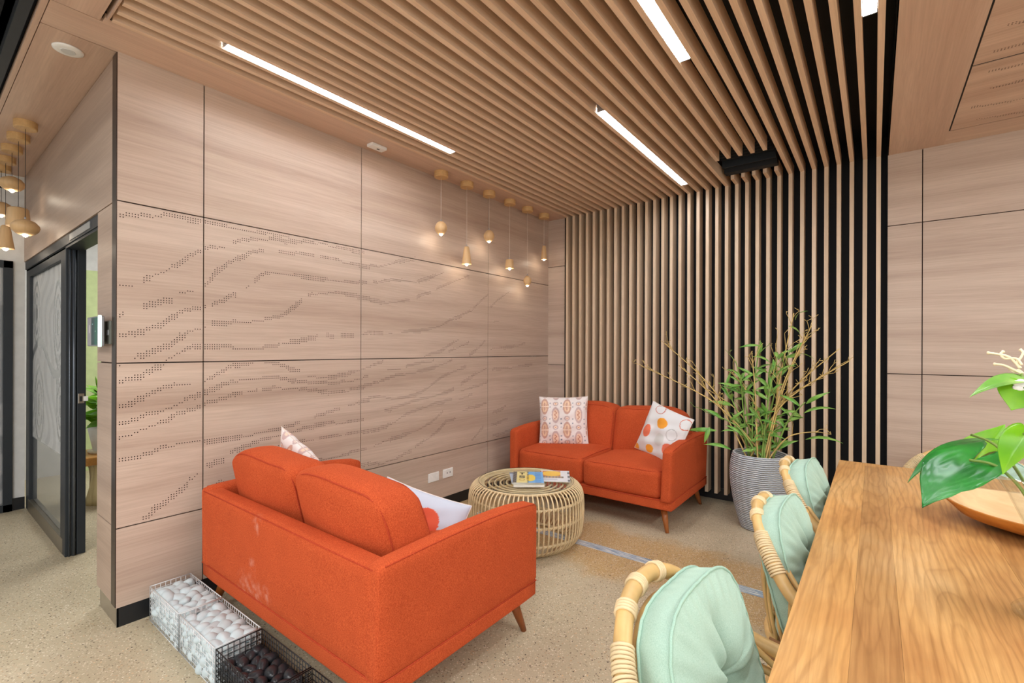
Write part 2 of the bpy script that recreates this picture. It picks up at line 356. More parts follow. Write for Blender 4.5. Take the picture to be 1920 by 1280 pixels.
# ---------------------------------------------------------------- left wall with grooves and drilled holes
WX = -2.888
def seams(a, b, cuts, g=.006):
    e = [a] + [c for c in cuts if a < c < b] + [b]; out = []
    for i in range(len(e) - 1):
        out.append((e[i] + (g / 2 if i else 0), e[i + 1] - (g / 2 if i < len(e) - 2 else 0)))
    return out
CURVES = "638 1982,705 1997,761 2006,819 2023,891 2032,955 2035,1001 2031,1048 2032,1147 2028,1221 2029,1323 2034,1457 2050,1510 2052|638 1648,700 1657|736 1679,773 1708,819 1735,880 1779,943 1836,988 1868,1035 1893,1111 1917|1147 1939,1206 1966,1283 1986,1380 2006,1466 2011,1555 2023,1707 2039,1798 2030,1905 2029,2028 2027|736 1559,785 1568,820 1590,862 1598|896 1636,924 1646,962 1657|1008 1684,1042 1722,1077 1776,1126 1822,1184 1862,1260 1907,1323 1929|1406 1935,1483 1939,1574 1944,1649 1947|1678 1946,1799 1943,1916 1938,2075 1939|639 1491,663 1507|639 1401,695 1416,751 1435,797 1454,844 1491,893 1530,937 1550,989 1559,1022 1569|1043 1581,1098 1605,1134 1639,1174 1659|1219 1699,1249 1718|1268 1745,1308 1781,1381 1804,1466 1807,1556 1809,1659 1809,1768 1803,1873 1801,2052 1818|698 1297,729 1307,774 1327,809 1348,850 1363,893 1396,937 1433,983 1453,1023 1470|1043 1482,1120 1490,1193 1497,1285 1508,1349 1521,1424 1540,1458 1561,1502 1603,1565 1654|1602 1686,1698 1713,1799 1722,1895 1724,1995 1713,2094 1705|836 1284,869 1309,918 1338,957 1352,1009 1354,1120 1353,1223 1347,1350 1352,1416 1365|1433 1380,1539 1394,1632 1417,1670 1424|1729 1434,1790 1433|1832 1434,1940 1442|2002 1446,2095 1463|639 1261,653 1260|748 1225,774 1236,821 1259|638 1182,676 1187,715 1202,737 1210,760 1225,784 1246,826 1259|638 1059,676 1067,704 1081,732 1100,761 1108,796 1128,832 1142,875 1154,926 1157,952 1148|638 974,676 980,715 994,749 1011,802 1018,838 1035,882 1050,913 1070,959 1087,989 1098,1047 1121,1111 1144,1163 1159,1208 1167,1279 1172,1403 1166,1474 1150,1556 1132,1671 1119,1804 1112,1913 1122,1981 1134,2063 1148|638 906,676 921,715 931,749 946,784 959,838 969,869 993,914 1005,989 1025,1013 1042,1062 1052,1126 1068,1163 1085,1209 1088|1009 1169,1047 1183,1082 1205,1126 1231,1163 1248,1208 1260,1263 1260|1327 1260,1395 1255,1464 1229,1555 1198|1603 1172,1681 1159,1804 1162,1891 1172,1981 1194,2087 1226|1232 1100,1287 1099|1320 1098,1404 1106,1528 1093,1622 1076,1742 1056,1880 1051,1981 1069,2088 1093|639 797,682 799,721 806,767 815,809 831,851 839,901 848,953 845,990 844,1048 840,1112 842,1202 841,1280 844,1362 848,1457 857,1557 875|1142 754,1187 771,1241 782,1304 797,1387 810,1475 824,1557 830,1652 845,1743 848,1827 842,1948 837,2029 838|1652 901,1742 917,1837 936|1891 950,1982 968,2076 986|1021 703,1070 719,1113 719|1268 732,1321 740|1405 747,1484 747,1566 755,1643 756|1677 758,1774 754,1848 749|1870 754,1983 751,2089 759|736 493,768 502,797 537,840 559,877 582,915 610,947 648,987 678|1070 594,1113 608|1634 618,1785 614,1893 619,2053 626|1932 533,2090 512|1994 1930,2143 1951,2269 1992,2369 2030,2491 2062|1995 1812,2053 1819|2098 1824,2190 1847,2303 1869,2474 1873,2621 1918,2798 1991|1995 1713,2098 1703,2190 1687,2320 1706,2440 1725|2511 1763,2660 1808|2718 1842,2818 1882,2944 1942,3123 2002|2003 1449,2084 1464,2191 1469|2239 1465,2271 1466|2354 1475,2604 1497,2759 1539,2946 1615,3147 1689,3315 1814,3377 1852|2586 1289,2760 1322,2862 1371,2990 1433|2862 1319,3035 1380,3125 1404|3126 1294,3268 1365,3342 1423|3416 1739,3520 1814,3712 1926|3468 1609,3548 1622|1997 1198,2100 1226,2192 1250|2224 1197,2355 1197|2407 1209,2568 1235,2701 1247|1976 1069,2100 1093,2193 1113,2306 1141,2495 1160,2701 1196,2905 1246|1976 970,2041 983,2162 996,2273 970,2425 972,2569 996,2721 1072,2801 1112,2905 1145,3081 1193|2201 879,2340 905,2460 928,2663 953,2822 977,2927 1000|2013 742,2163 760,2274 785,2374 827,2569 869,2703 892,2906 911|3014 1041,3150 1096,3368 1169|3014 979,3270 1010,3381 1036|2993 904,3174 936|2102 641,2194 658,2341 676,2497 695,2664 737,2803 816|2498 570,2646 618,2723 650,2824 725,2950 740|2014 521,2164 498,2325 511,2462 548|3153 511,3272 590,3320 632|3037 799,3370 840|3445 1150,3803 1164,4111 1183|3418 1350,3744 1368,3983 1406|3422 619,3691 654|3447 733,3662 779|3448 516,3720 529"
def dots(bm, ycuts, zcuts, to3, curves, ylim, pitch=.0118, rad=.0030, mi=2):
    seen = set(); r = random.Random(3)
    for ci, c in enumerate(curves):
        pts = [tuple(map(float, q.split())) for q in c.split(',')]
        pts = [(a / 1000, b / 1000) for a, b in pts]; ph = r.random() * 9
        ys = sorted(pts); k0 = math.ceil(ys[0][0] / pitch); k1 = int(ys[-1][0] / pitch)
        for k in range(k0, k1 + 1):
            y = k * pitch
            for (ya, za), (yb, zb) in zip(pts, pts[1:]):
                if min(ya, yb) <= y <= max(ya, yb) and ya != yb:
                    z = za + (zb - za) * (y - ya) / (yb - ya); slope = abs((zb - za) / (yb - ya)); break
            else: continue
            w = 1 + (math.sin(k * .21 + ph) > -.25) + (math.sin(k * .13 + ph * 2) > .55)
            w += int(min(2, slope * 1.3))
            zi = round(z / pitch)
            for q in range(w): seen.add((k, zi - q + w // 2))
    for (k, q) in seen:
        y, z = k * pitch, q * pitch
        if any(abs(y - c) < .007 for c in ycuts) or any(abs(z - c) < .007 for c in zcuts) or not ylim[0] < y < ylim[1]: continue
        vs = [bm.verts.new(to3(y + rad * math.cos(a), z + rad * math.sin(a))) for a in (i * PI / 3 for i in range(6))]
        f = bm.faces.new(vs); f.material_index = mi
YC = [1.007, 1.997, 3.383]; ZC = [.478, 1.275, 2.059]; Y0, Y1 = .638, 4.415
bm = bmesh.new()
box(bm, -3.02, WX - .012, Y0 + .02, 4.60, 0, 3.0, 1)
for a, b in seams(Y0, Y1, YC):
    for c, d in seams(.095, 2.775, ZC): box(bm, WX - .013, WX, a, b, c, d, 0)
dots(bm, YC, ZC, lambda y, z: (WX + .0007, y, z), CURVES.split('|'), (Y0 + .004, Y1))
struct('wall_left', bm, [M['panel_y'], M['gap'], M['hole']])
struct('baseboard_left', B(WX - .014, WX - .004, Y0 + .004, Y1, 0, .097), M['skirt'])
# corner trim and column facing the corridor
struct('trim_2', B(-2.958, WX - .0005, Y0 - .004, Y0 + .012, .10, 2.77), M['bronze'])
bm = bmesh.new()
box(bm, -3.235, -2.90, Y0 + .012, 1.02, .0, 2.77, 1)
for c, d in seams(.10, 2.059, [.478, 1.275]): box(bm, -3.25, -2.960, Y0, Y0 + .013, c, d, 0)
for c, d in seams(.10, 2.059, [.478, 1.275]): box(bm, -3.25, -3.236, Y0 + .013, 1.03, c, d, 0)
for a, b in ((-3.25, -2.960),): box(bm, a, b, Y0, Y0 + .013, 2.065, 2.77, 0)
box(bm, -5.66, -3.25, Y0, Y0 + .013, 2.065, 2.77, 0); box(bm, -5.66, -3.25, Y0 + .013, Y0 + .12, 2.07, 2.77, 1)
struct('wall_corridor', bm, [M['panel_shaded'], M['gap']])
struct('baseboard_corridor', B(-3.20, -2.892, Y0 + .006, Y0 + .011, 0, .1), M['steel'])
# ---------------------------------------------------------------- back wall, returns either side of the battens
BY = 4.415; ZB = [1.178, 2.257]
bm = bmesh.new()
box(bm, -3.0, -2.675, BY + .012, 4.56, 0, 3.0, 1)
for c, d in seams(.09, 2.775, ZB): box(bm, WX, -2.675, BY, BY + .013, c, d, 0)
box(bm, .073, 3.25, BY + .012, 4.56, 0, 3.0, 1)
for a, b in seams(.073, 3.25, [.266, 1.65, 3.0]):
    for c, d in seams(.09, 2.775, ZB): box(bm, a, b, BY, BY + .013, c, d, 0)
box(bm, -2.7, .1, 4.53, 4.56, 0, 3.0, 2)
box(bm, -2.676, -2.672, BY, 4.54, 0, 2.9, 2); box(bm, .070, .074, BY, 4.54, 0, 2.9, 2)
struct('wall_back', bm, [M['panel_x'], M['gap'], M['black']])
bm = bmesh.new(); box(bm, WX, -2.675, BY + .002, BY + .01, 0, .09); box(bm, .073, 3.25, BY + .002, BY + .01, 0, .09)
box(bm, -2.67, .07, 4.515, 4.53, 0, .10)
struct('baseboard_back', bm, M['skirt'])
# battens: run along the ceiling, turn down the wall
ZS = 2.765; YF = 4.368; SD = .105
VENTX = (-.985, -.60); VY0, VY1 = 3.745, 4.20
for k in range(34):
    x0 = .007 - .08 * k; x1 = x0 + .0262
    bm = bmesh.new()
    box(bm, x0, x1, YF, YF + SD, .09, ZS, 0)
    if VENTX[0] < x0 < VENTX[1]:
        box(bm, x0, x1, .56, VY0, ZS, ZS + .095, 1); box(bm, x0, x1, 4.215, YF + SD, ZS, ZS + .095, 1)
    else: box(bm, x0, x1, .56, YF + SD, ZS, ZS + .095, 1)
    struct('trim_%d' % (k + 3), bm, [M['slat'], M['slat_y']])
# ---------------------------------------------------------------- ceilings
ZC0 = 2.775
bm = bmesh.new()
box(bm, WX - .01, -2.638, .54, BY + .01, ZC0, ZC0 + .02, 0)             # strip above the pendants
box(bm, -2.642, -2.638, .55, 4.54, ZC0, 2.96, 0)
box(bm, -2.70, .09, .50, 4.56, 2.955, 2.97, 2); box(bm, -2.70, .09, .522, .527, ZC0 + .018, 2.96, 2); box(bm, -2.70, -2.69, .5, .6, ZC0 + .018, 2.96, 2)                         # black void behind the battens
box(bm, -2.64, .085, .545, .552, ZS, 2.96, 1)
box(bm, .073, .077, .55, 4.54, ZC0, 2.96, 2)
box(bm, .073, .378, -1.0, 4.43, ZC0, ZC0 + .02, 0)                      # right border
box(bm, .378, 3.25, 4.168, 4.43, ZC0, ZC0 + .02, 1)
for a, b in seams(-1.0, 4.165, [.6, 1.5, 2.4, 3.288]):
    box(bm, .386, 3.25, a, b - (.010 if b > .9 else 0), ZC0, ZC0 + .02, 1)
box(bm, .37, 3.25, -1.0, 4.43, ZC0 + .004, ZC0 + .03, 2)
box(bm, -2.676, .073, .375, .53, ZC0, ZC0 + .02, 1)
box(bm, -2.676, .073, -1.0, .372, ZC0, ZC0 + .02, 1)
box(bm, -2.90, -2.682, .375, .54, ZC0, ZC0 + .02, 0)
box(bm, -5.66, -2.907, .375, Y0 + .004, ZC0, ZC0 + .02, 1)              # corridor soffit
box(bm, -5.66, -2.68, .352, .372, ZC0, ZC0 + .03, 1)
box(bm, -5.66, -2.68, .355, .70, ZC0 + .018, ZC0 + .05, 2)
rc = random.Random(5); cv = []
for i in range(11):
    y = 4.05 - i * .22; x = .42 + .12 * rc.random(); pts = []
    for j in range(8):
        pts.append('%d %d' % (x * 1000, y * 1000)); x += .14 + .1 * rc.random(); y += .05 * rc.random() - .005
    cv.append(','.join(pts))
dots(bm, [], [3.288, 4.165, 2.4], lambda a, b: (a, b, ZC0 - .0007), cv, (.4, 3), mi=3)
struct('ceiling', bm, [M['soffit_y'], M['soffit_x'], M['black'], M['hole']])
struct('trim_37', B(-7.0, -2.68, .300, .338, 2.785, 2.98), M['frame'])
bm = bmesh.new(); box(bm, -7.2, -2.6, -3.4, .36, 3.5, 3.55)
box(bm, -2.7, -2.66, -3.4, .3, 2.8, 3.5); box(bm, -7.2, -2.68, .30, .36, 2.83, 3.5)
struct('ceiling_void', bm, M['black'])
bm = bmesh.new(); box(bm, -2.68, 3.3, -3.4, -1.0, ZC0 + .02, ZC0 + .05)
struct('ceiling_rear', bm, M['whitewall'])
# right side wall and far corridor wall, green room
struct('wall_right', B(3.25, 3.35, -1.2, 4.56, 0, 3.0), M['whitewall'])
bm = bmesh.new(); box(bm, -5.72, -5.655, -3.4, .645, 0, 3.5, 0)
struct('wall_corridor_end', bm, M['whitewall'])
struct('wall_corridor_blocker', B(-5.7, -2.3, -2.6, -2.5, 0, 3.5), M['whitewall'])  # unseen wall added to keep world light off the corridor panels
struct('baseboard_corridor_end', B(-5.655, -5.648, .575, .645, 0, .10), M['skirt'])
bm = bmesh.new()
box(bm, -6.95, -6.85, 1.12, 4.2, 0, 2.2, 0); box(bm, -6.95, -6.85, -.2, 1.12, 0, 2.2, 1); box(bm, -6.95, -6.85, -.2, 4.2, 2.2, 3.0, 1)
box(bm, -6.9, -2.9, 4.1, 4.2, 0, 3.0, 1); box(bm, -6.9, -5.7, .3, .4, 0, 3.0, 1)
struct('wall_office', bm, [M['greenwall'], M['whitewall']])
struct('ceiling_office', B(-6.95, -3.0, .76, 4.2, 2.9, 2.96), M['whitewall'])
# corridor end window with printed film
def swirl(u, v, s=1.0, base=(206, 208, 208), dark=(160, 163, 165)):
    a = math.sin(u * 7 * s + 2.2 * math.sin(v * 5 * s + 1.3)) + math.sin(v * 9 * s + 2.4 * math.sin(u * 6 * s))
    w = math.sin(a * 5.5)
    t = 1 if w > .15 else (.25 if w < -.55 else .0)
    return tuple(b + (d - b) * t for b, d in zip(base, dark))
win = structE('window_1')
bm = bmesh.new(); fy0, fy1 = -1.4, .572
box(bm, -5.655, -5.63, fy1 - .055, fy1, 0, 2.06, bev=.002); box(bm, -5.655, -5.63, fy0, fy1, 2.0, 2.06, bev=.002); box(bm, -5.655, -5.63, fy0, fy1, 0, .06, bev=.002)
obj('window_frame', bm, M['frame'], win)
def rings(u, v):
    y = fy0 + (fy1 - .055 - fy0) * u; z = .06 + 1.94 * v; c = (208, 210, 212)
    for (cy, cz, r, w) in ((.28, 1.30, .34, .012), (.30, 1.30, .22, .2), (.2, .78, .36, .012), (.22, .76, .26, .01), (.25, .4, .3, .02), (-.4, 1.5, .5, .02)):
        d = math.hypot(y - cy, (z - cz) * .9)
        if w > .1 and d < r: c = (186, 189, 192)
        elif abs(d - r) < w: c = (172, 176, 180)
    return c
M['film'] = attrmat('window_film', .35)
grid_obj('window_pane', lambda u, v: (-5.64, fy0 + (fy1 - .055 - fy0) * u, .06 + 1.94 * v), 60, 80, M['film'], win, rings, closed_back=lambda u, v: (-5.644, fy0 + (fy1 - .055 - fy0) * u, .06 + 1.94 * v))
# sliding glass door stack
door = structE('door_1')
bm = bmesh.new()
box(bm, -5.655, -3.25, .645, .745, 2.0, 2.063, bev=.002); box(bm, -5.655, -3.25, .652, .74, 1.985, 2.0)
box(bm, -4.27, -4.125, .652, .70, 0, 2.0, bev=.003)
box(bm, -5.655, -5.50, .652, .70, 0, 2.0, bev=.003)
box(bm, -5.51, -4.26, .652, .70, 1.93, 2.0, bev=.003)
obj('door_frame', bm, M['frame'], door)
obj('bottom_rail', B(-5.55, -4.20, .650, .702, 0, .10, bev=.002), plain('grey_bronze_rail', (120, 112, 98), .35, .6), door)
bm = bmesh.new(); tube(bm, [(-4.121, .694, .0), (-4.121, .694, 2.0)], .009, seg=10); tube(bm, [(-4.121, .672, .0), (-4.121, .672, 2.0)], .005, seg=8)
obj('edge_bead', bm, plain('grey_bead', (92, 98, 106), .3, .5), door)
obj('sliding_leaf', B(-4.24, -4.12, .708, .752, 0, 1.995, bev=.003), M['frame'], door)
lt = obj('latch', B(-4.1195, -4.115, .712, .744, .985, 1.05, bev=.002), M['steel'], door)
obj('latch_bolt', B(-4.1155, -4.108, .738, .760, 1.0, 1.03), M['white'], lt); obj('latch_hole', B(-4.115, -4.114, .72, .732, .998, 1.032), M['black'], lt)
obj('header_plate', B(-3.95, -3.45, .641, .646, 2.012, 2.05), plain('grey_label', (150, 152, 152), .4), door)
def film2():
    t = NT('patterned_door_film'); a = t.n.new('ShaderNodeAttribute'); a.attribute_name = 'print'
    t.col(a, 'Color'); t.b.inputs['Roughness'].default_value = .3
    tr = t.n.new('ShaderNodeBsdfTransparent'); mx = t.n.new('ShaderNodeMixShader'); sepc = t.n.new('ShaderNodeSeparateColor')
    t.ln(a, 'Color', sepc, 0)
    r = t.ramp(sepc, 'Red', [(.25, (.3,) * 3), (.7, (.85,) * 3)])
    t.ln(r, 'Color', mx, 0); t.ln(tr, 0, mx, 1); t.ln(t.b, 0, mx, 2)
    out = t.n['Material Output']; t.ln(mx, 0, out, 'Surface'); return t.m
def doorprint(u, v):
    z = .1 + 1.83 * v; x = 1.25 * u
    if z < .62: return (136, 140, 142)
    c = (216, 217, 216)
    a = x * 5 + .8 * math.sin(z * 5 + 1) + .4 * math.sin(z * 11 + x * 4)
    if x < .35: a = z * 9 + 1.5 * math.sin(x * 9 + z * 2)
    w = math.sin(a * 6)
    if w > .2: c = (203, 204, 204)
    for (cx, cz, rx, rz) in ((1.02, 1.52, .16, .30), (.18, 1.62, .14, .26), (.3, .9, .2, .3), (1.1, .95, .14, .25)):
        d = math.hypot((x - cx) / rx, (z - cz) / rz)
        if d < 1: c = (150, 152, 154) if d < .3 else ((206, 207, 207) if d < .55 else ((160, 163, 165) if d < .66 else ((210, 211, 211) if d < .86 else (166, 169, 170))))
    if abs(z - 1.28 - .12 * math.sin(x * 5)) < .035: c = (158, 161, 163)
    if x > .95 and 1.0 < z < 1.3 and math.sin(x * 90 + z * 30) > .4: c = (160, 163, 165)
    return c
grid_obj('glass_panel', lambda u, v: (-5.50 + 1.24 * u, .672, .1 + 1.83 * v), 110, 150, film2(), door, doorprint, closed_back=lambda u, v: (-5.50 + 1.24 * u, .678, .1 + 1.83 * v))
# ---------------------------------------------------------------- sofas (local front is -Y)
def make_sofa(label, loc, rz, bmat=None):
    t = thing('sofa', label, 'sofa', loc, rz, 'orange two seat sofas')
    Wd, D = 1.5, .92; aw = .085; o_, p_ = M['orange'], M['orange_pipe']
    def arm_shape(co, H): return co
    def place(name, bm, x, y, z, mats=o_, parent=t):
        for v in bm.verts: v.co += Vector((x, y, z))
        return obj(name, bm, mats, parent, smooth=True)
    def panel_pipe(pts, parent, r=.0035, closed=False): return obj('piping', TB(pts, r, seg=6, closed=closed), p_, parent, smooth=True)
    def edge_pipe(parent, H, r, bulge, sh, off, mode, yy=1):
        q = r * .29; pts = []; k = 7
        if mode == 'back': P = [(-(H[0] - q), yy * (H[1] - q), z) for z in (-.6 * H[2], -.2 * H[2], .3 * H[2], .62 * H[2])]; P += [(-(H[0] - q * 2.1), yy * (H[1] - q), H[2] - q * 2.1)]; P += [((-.7 + 1.4 * i / k) * H[0], yy * (H[1] - q), H[2] - q) for i in range(k + 1)]; P += [(H[0] - q * 2.1, yy * (H[1] - q), H[2] - q * 2.1)]; P += [((H[0] - q), yy * (H[1] - q), z) for z in (.62 * H[2], .3 * H[2], -.2 * H[2], -.6 * H[2])]
        else: P = [(-(H[0] - q), y, H[2] - q) for y in (.6 * H[1], .2 * H[1], -.3 * H[1], -.75 * H[1])]; P += [(-(H[0] - q * 2.1), -(H[1] - q * 2.1), H[2] - q)]; P += [((-.7 + 1.4 * i / k) * H[0], -(H[1] - q), H[2] - q) for i in range(k + 1)]; P += [(H[0] - q * 2.1, -(H[1] - q * 2.1), H[2] - q)]; P += [((H[0] - q), y, H[2] - q) for y in (-.75 * H[1], -.3 * H[1], .2 * H[1], .6 * H[1])]
        for co in P:
            out = list(co)
            for i in range(3):
                j, k2 = (i + 1) % 3, (i + 2) % 3
                out[i] += bulge[i] * max(0, 1 - (co[j] / H[j]) ** 2) * max(0, 1 - (co[k2] / H[k2]) ** 2) * (co[i] / H[i])
            pts.append(sh(Vector(out), H) + Vector(off))
        panel_pipe(spline(pts, 4), parent, .0036)
    # base rail
    base = place('seat_base', puff(Wd - .020, D - .012, .075, .012, n=8), 0, 0, .207)
    wx_, dy_ = Wd / 2 - .0125, D / 2 - .007
    panel_pipe([(-wx_, -dy_, .240), (wx_, -dy_, .240), (wx_, dy_, .240), (-wx_, dy_, .240)], base, .004, True)
    # arms: slightly flared top, front edge raked
    for s in (-1, 1):
        def sh(co, H, s=s):
            k = (co.z + H[2]) / (2 * H[2])
            co = Vector(co); co.x += s * .012 * k; co.y += (1 if co.y < 0 else 0) * (.016 * k - .012); co.z += .03 * k * (1 if co.y > 0 else (1 - (co.y / H[1]) ** 4)) * (1 - .35 * (co.y / H[1]) ** 2)
            return co
        a = place('armrest', puff(aw, D, .385, .026, (.008, 0, .004), n=16, shape=sh), s * (Wd / 2 - aw / 2 - .012), 0, .42)
        x = s * (Wd / 2 - .008)
        def zt_(y):
            q = y / (D / 2); g = (1 - .35 * q * q) * (1 if y > 0 else 1 - q ** 4)
            return .6125 + .03 * g - .007
        panel_pipe([(x, y, zt_(y)) for y in (-D / 2 + .03, -D / 2 + .08, -.25, -.1, .1, .25, D / 2 - .03)], a, .003)
    b = place('back_frame', puff(Wd - .03, .10, .395, .03, (0, .008, .004), n=16, shape=lambda co, H: Vector((co.x, co.y + .012 * (co.z + H[2]) / (2 * H[2]), co.z))), 0, D / 2 - .055, .425, bmat or o_)
    panel_pipe([(-Wd / 2 + .04, D / 2 - .003, .6135), (0, D / 2 - .001, .6155), (Wd / 2 - .04, D / 2 - .003, .6135)], b, .003)
    # seat cushions
    cw = (Wd - 2 * aw - .03) / 2
    for s in (-1, 1):
        def sh(co, H):
            co = Vector(co)
            if co.z > 0: co.z += .012 * math.sin(co.x * 9 + s) * max(0, 1 - (co.y / H[1]) ** 2)
            return co
        c = place('seat_cushion', puff(cw, .70, .215, .045, (.006, .014, .032), n=18, shape=sh), s * (cw / 2 + .002), -D / 2 + .355, .345)
        edge_pipe(c, (cw / 2, .35, .1075), .045, (.006, .014, .032), sh, (s * (cw / 2 + .002), -D / 2 + .355, .345), 'seat')
    # back cushions
    for s in (-1, 1):
        def sh(co, H, s=s):
            co = Vector(co); k = co.z / H[2]
            co.y += .05 * k - .02 * (1 - (co.x / H[0]) ** 2) * (k > 0) * 0
            if k > 0: co.z -= k * ((.050 if co.x * s > 0 else .016) * abs(co.x / H[0]) ** 4 - .006 * math.sin(co.x * 11)); co.x -= s * .02 * k * max(0, co.x * s / H[0]) ** 2
            return co
        c = place('back_cushion', puff(cw, .20, .43, .05, (.01, .045, .018), n=18, shape=sh), s * (cw / 2 + .002), D / 2 - .235, .612)
        for yy in (-1, 1): edge_pipe(c, (cw / 2, .10, .215), .05, (.01, .045, .018), sh, (s * (cw / 2 + .002), D / 2 - .235, .612), 'back', yy)
    for sx in (-1, 1):
        for sy in (-1, 1):
            top = Vector((sx * (Wd / 2 - .10), sy * (D / 2 - .09), .175)); bot = Vector((sx * (Wd / 2 - .055), sy * (D / 2 - .045), 0))
            bm = bmesh.new(); tube(bm, [top, (top + bot) / 2, bot], [.026, .021, .013], seg=16)
            bmesh.ops.translate(bm, verts=bm.verts, vec=(0, 0, 0)); obj('leg', bm, M['leg'], t, smooth=True)
    return t
make_sofa('orange two seat sofa seen from behind, its back to the wire baskets of pebbles', (-2.025, 1.415, 0), PI, M['orange_scuffed'])
make_sofa('orange two seat sofa facing the viewer in front of the dark batten wall', (-1.90, 3.86, 0), 0)

# ---------------------------------------------------------------- throw pillows
def pillow(name, label, loc, normal, roll, size, thick, colour, group=None, mat=None, back=None):
    root = thing(name, label, 'cushion', group=group); hs = size / 2
    def f(u, v, s):
        x, z = 2 * u - 1, 2 * v - 1
        e = 1 - .055 * (1 - abs(z) ** 2.2) * abs(x) ** 2 ; e2 = 1 - .055 * (1 - abs(x) ** 2.2) * abs(z) ** 2
        k = max(0, (1 - abs(x) ** 2.6)) ** .55 * max(0, (1 - abs(z) ** 2.6)) ** .55
        wr = .006 * math.sin(7 * x + 3 * z) * k + .004 * math.sin(13 * z - 5 * x) * k
        return (x * hs * e * (1 if abs(z) < 2 else 1), -s * (thick / 2 * k + wr + .0012), z * hs * e2)
    m = mat or M['cloth_print']
    cv = grid_obj('cover', lambda u, v: f(u, v, 1), 96, 96, m, root, colour, closed_back=lambda u, v: f(u, v, -1))
    n = 24; per = [(i / n, 0) for i in range(n)] + [(1, i / n) for i in range(n)] + [(1 - i / n, 1) for i in range(n)] + [(0, 1 - i / n) for i in range(n)]
    obj('seam', TB([((f(u, v, 1)[0]) * 1.004, 0, f(u, v, 1)[2] * 1.004) for u, v in per], .0028, seg=6, closed=True), M['seamwhite'], root, smooth=True)
    orient(root, loc, normal, roll); return root
M['cloth_print'] = attrmat('printed_cotton', .9, 500); M['seamwhite'] = plain('pale_seam', (232, 220, 212), .9)
def pinkprint(u, v):
    base = (238, 228, 224)
    cw_, ch = .235, .36; x = u / cw_; col = int(x); fx = (x - col - .5) * cw_
    def ell(dx, dz, rx, rz): return math.hypot(dx / rx, dz / rz)
    off = .0 if col % 2 == 0 else ch * .5
    y = (v + off) / (ch * 1.35); fy = (y - int(y) - .5) * ch * 1.35
    c = base
    if col % 2 == 0:      # arched rainbow pairs, then a small ring
        d = ell(fx, fy - .06, .085, .17)
        if d < 1:
            c = (206, 164, 148) if d > .72 else ((232, 196, 160) if d > .5 else (206, 160, 140))
            if abs(fy - .06) < .01: c = (246, 224, 206)
            if d < .72 and abs(abs(fx) - .022) < .006: c = (246, 216, 190)
        d = ell(fx, fy + .19, .058, .05)
        if d < 1: c = (200, 176, 172) if d > .6 else ((240, 218, 206) if d > .25 else (216, 156, 130))
    else:
        d = ell(fx, fy - .06, .082, .165)
        if d < 1:
            c = (206, 178, 174) if d > .7 else (240, 208, 184)
            if d < .55 and abs(fx - .018 * math.sin(fy * 75)) < .011: c = (196, 128, 104)
        d = ell(fx, fy + .19, .058, .05)
        if d < 1: c = (200, 176, 172) if d > .6 else ((244, 222, 206) if d > .25 else (220, 160, 110))
    ex = abs(fx) - cw_ / 2 + .012
    if ex > 0 and c == base and math.sin(v * 75) > .55 and math.sin(v * 17) > -.2: c = (120, 128, 142)
    return c
def circleprint(u, v):
    c = (226, 226, 226); r = .5
    for (cx, cz, rx, rz, col, ring) in ((.22, .44, .10, .125, (232, 120, 88), 0), (.50, .70, .12, .105, (240, 162, 50), 0), (.42, .14, .09, .085, (240, 162, 50), 0), (.80, .30, .10, .11, (232, 120, 88), 0),
                                       (.78, .58, .11, .11, (190, 188, 186), 1), (.30, .93, .12, .09, (196, 110, 96), 1), (.93, .86, .10, .11, (214, 110, 76), 1), (.58, .40, .11, .12, (214, 216, 212), 0), (.05, .03, .08, .08, (240, 162, 50), 0)):
        d = math.hypot((u - cx) / rx, (v - cz) / rz)
        if (ring and .88 < d < 1.02) or (not ring and d < 1): c = col
    return c
def circleprint2(u, v):
    c = (200, 206, 220)
    for (cx, cz, rx, rz, col, ring) in ((.60, .66, .14, .16, (222, 92, 62), 0), (.52, .16, .24, .26, (196, 180, 206), 1), (1.0, .34, .18, .22, (240, 162, 50), 0), (.1, .3, .1, .1, (240, 162, 50), 0)):
        d = math.hypot((u - cx) / rx, (v - cz) / rz)
        if (ring and .97 < d < 1.02) or (not ring and d < 1): c = col
    return c
pillow('throw_pillow', 'square pink and white arch print cushion on the far sofa\'s left seat', (-2.33, 3.83, .672), (.42, -.86, .22), -.03, .46, .15, pinkprint, 'throw pillows on the sofas')
pillow('throw_pillow', 'white cushion with orange and yellow dots tilted against a sofa arm', (-1.375, 3.82, .655), (-.30, -.90, .25), .26, .43, .13, circleprint, 'throw pillows on the sofas')
pillow('throw_pillow', 'pale cushion with a red circle tucked inside the near sofa\'s right arm', tuple(RP(772, 1006, 1.54)), (.62, -.62, .48), .36, .46, .16, circleprint2, 'throw pillows on the sofas')
pillow('throw_pillow', 'pink printed cushion peeking over the near sofa\'s left back cushion', tuple(RP(516, 834, 1.31) + Vector((.245, .03, -.14))), (.10, .95, .22), -.30, .42, .12, pinkprint, 'throw pillows on the sofas')

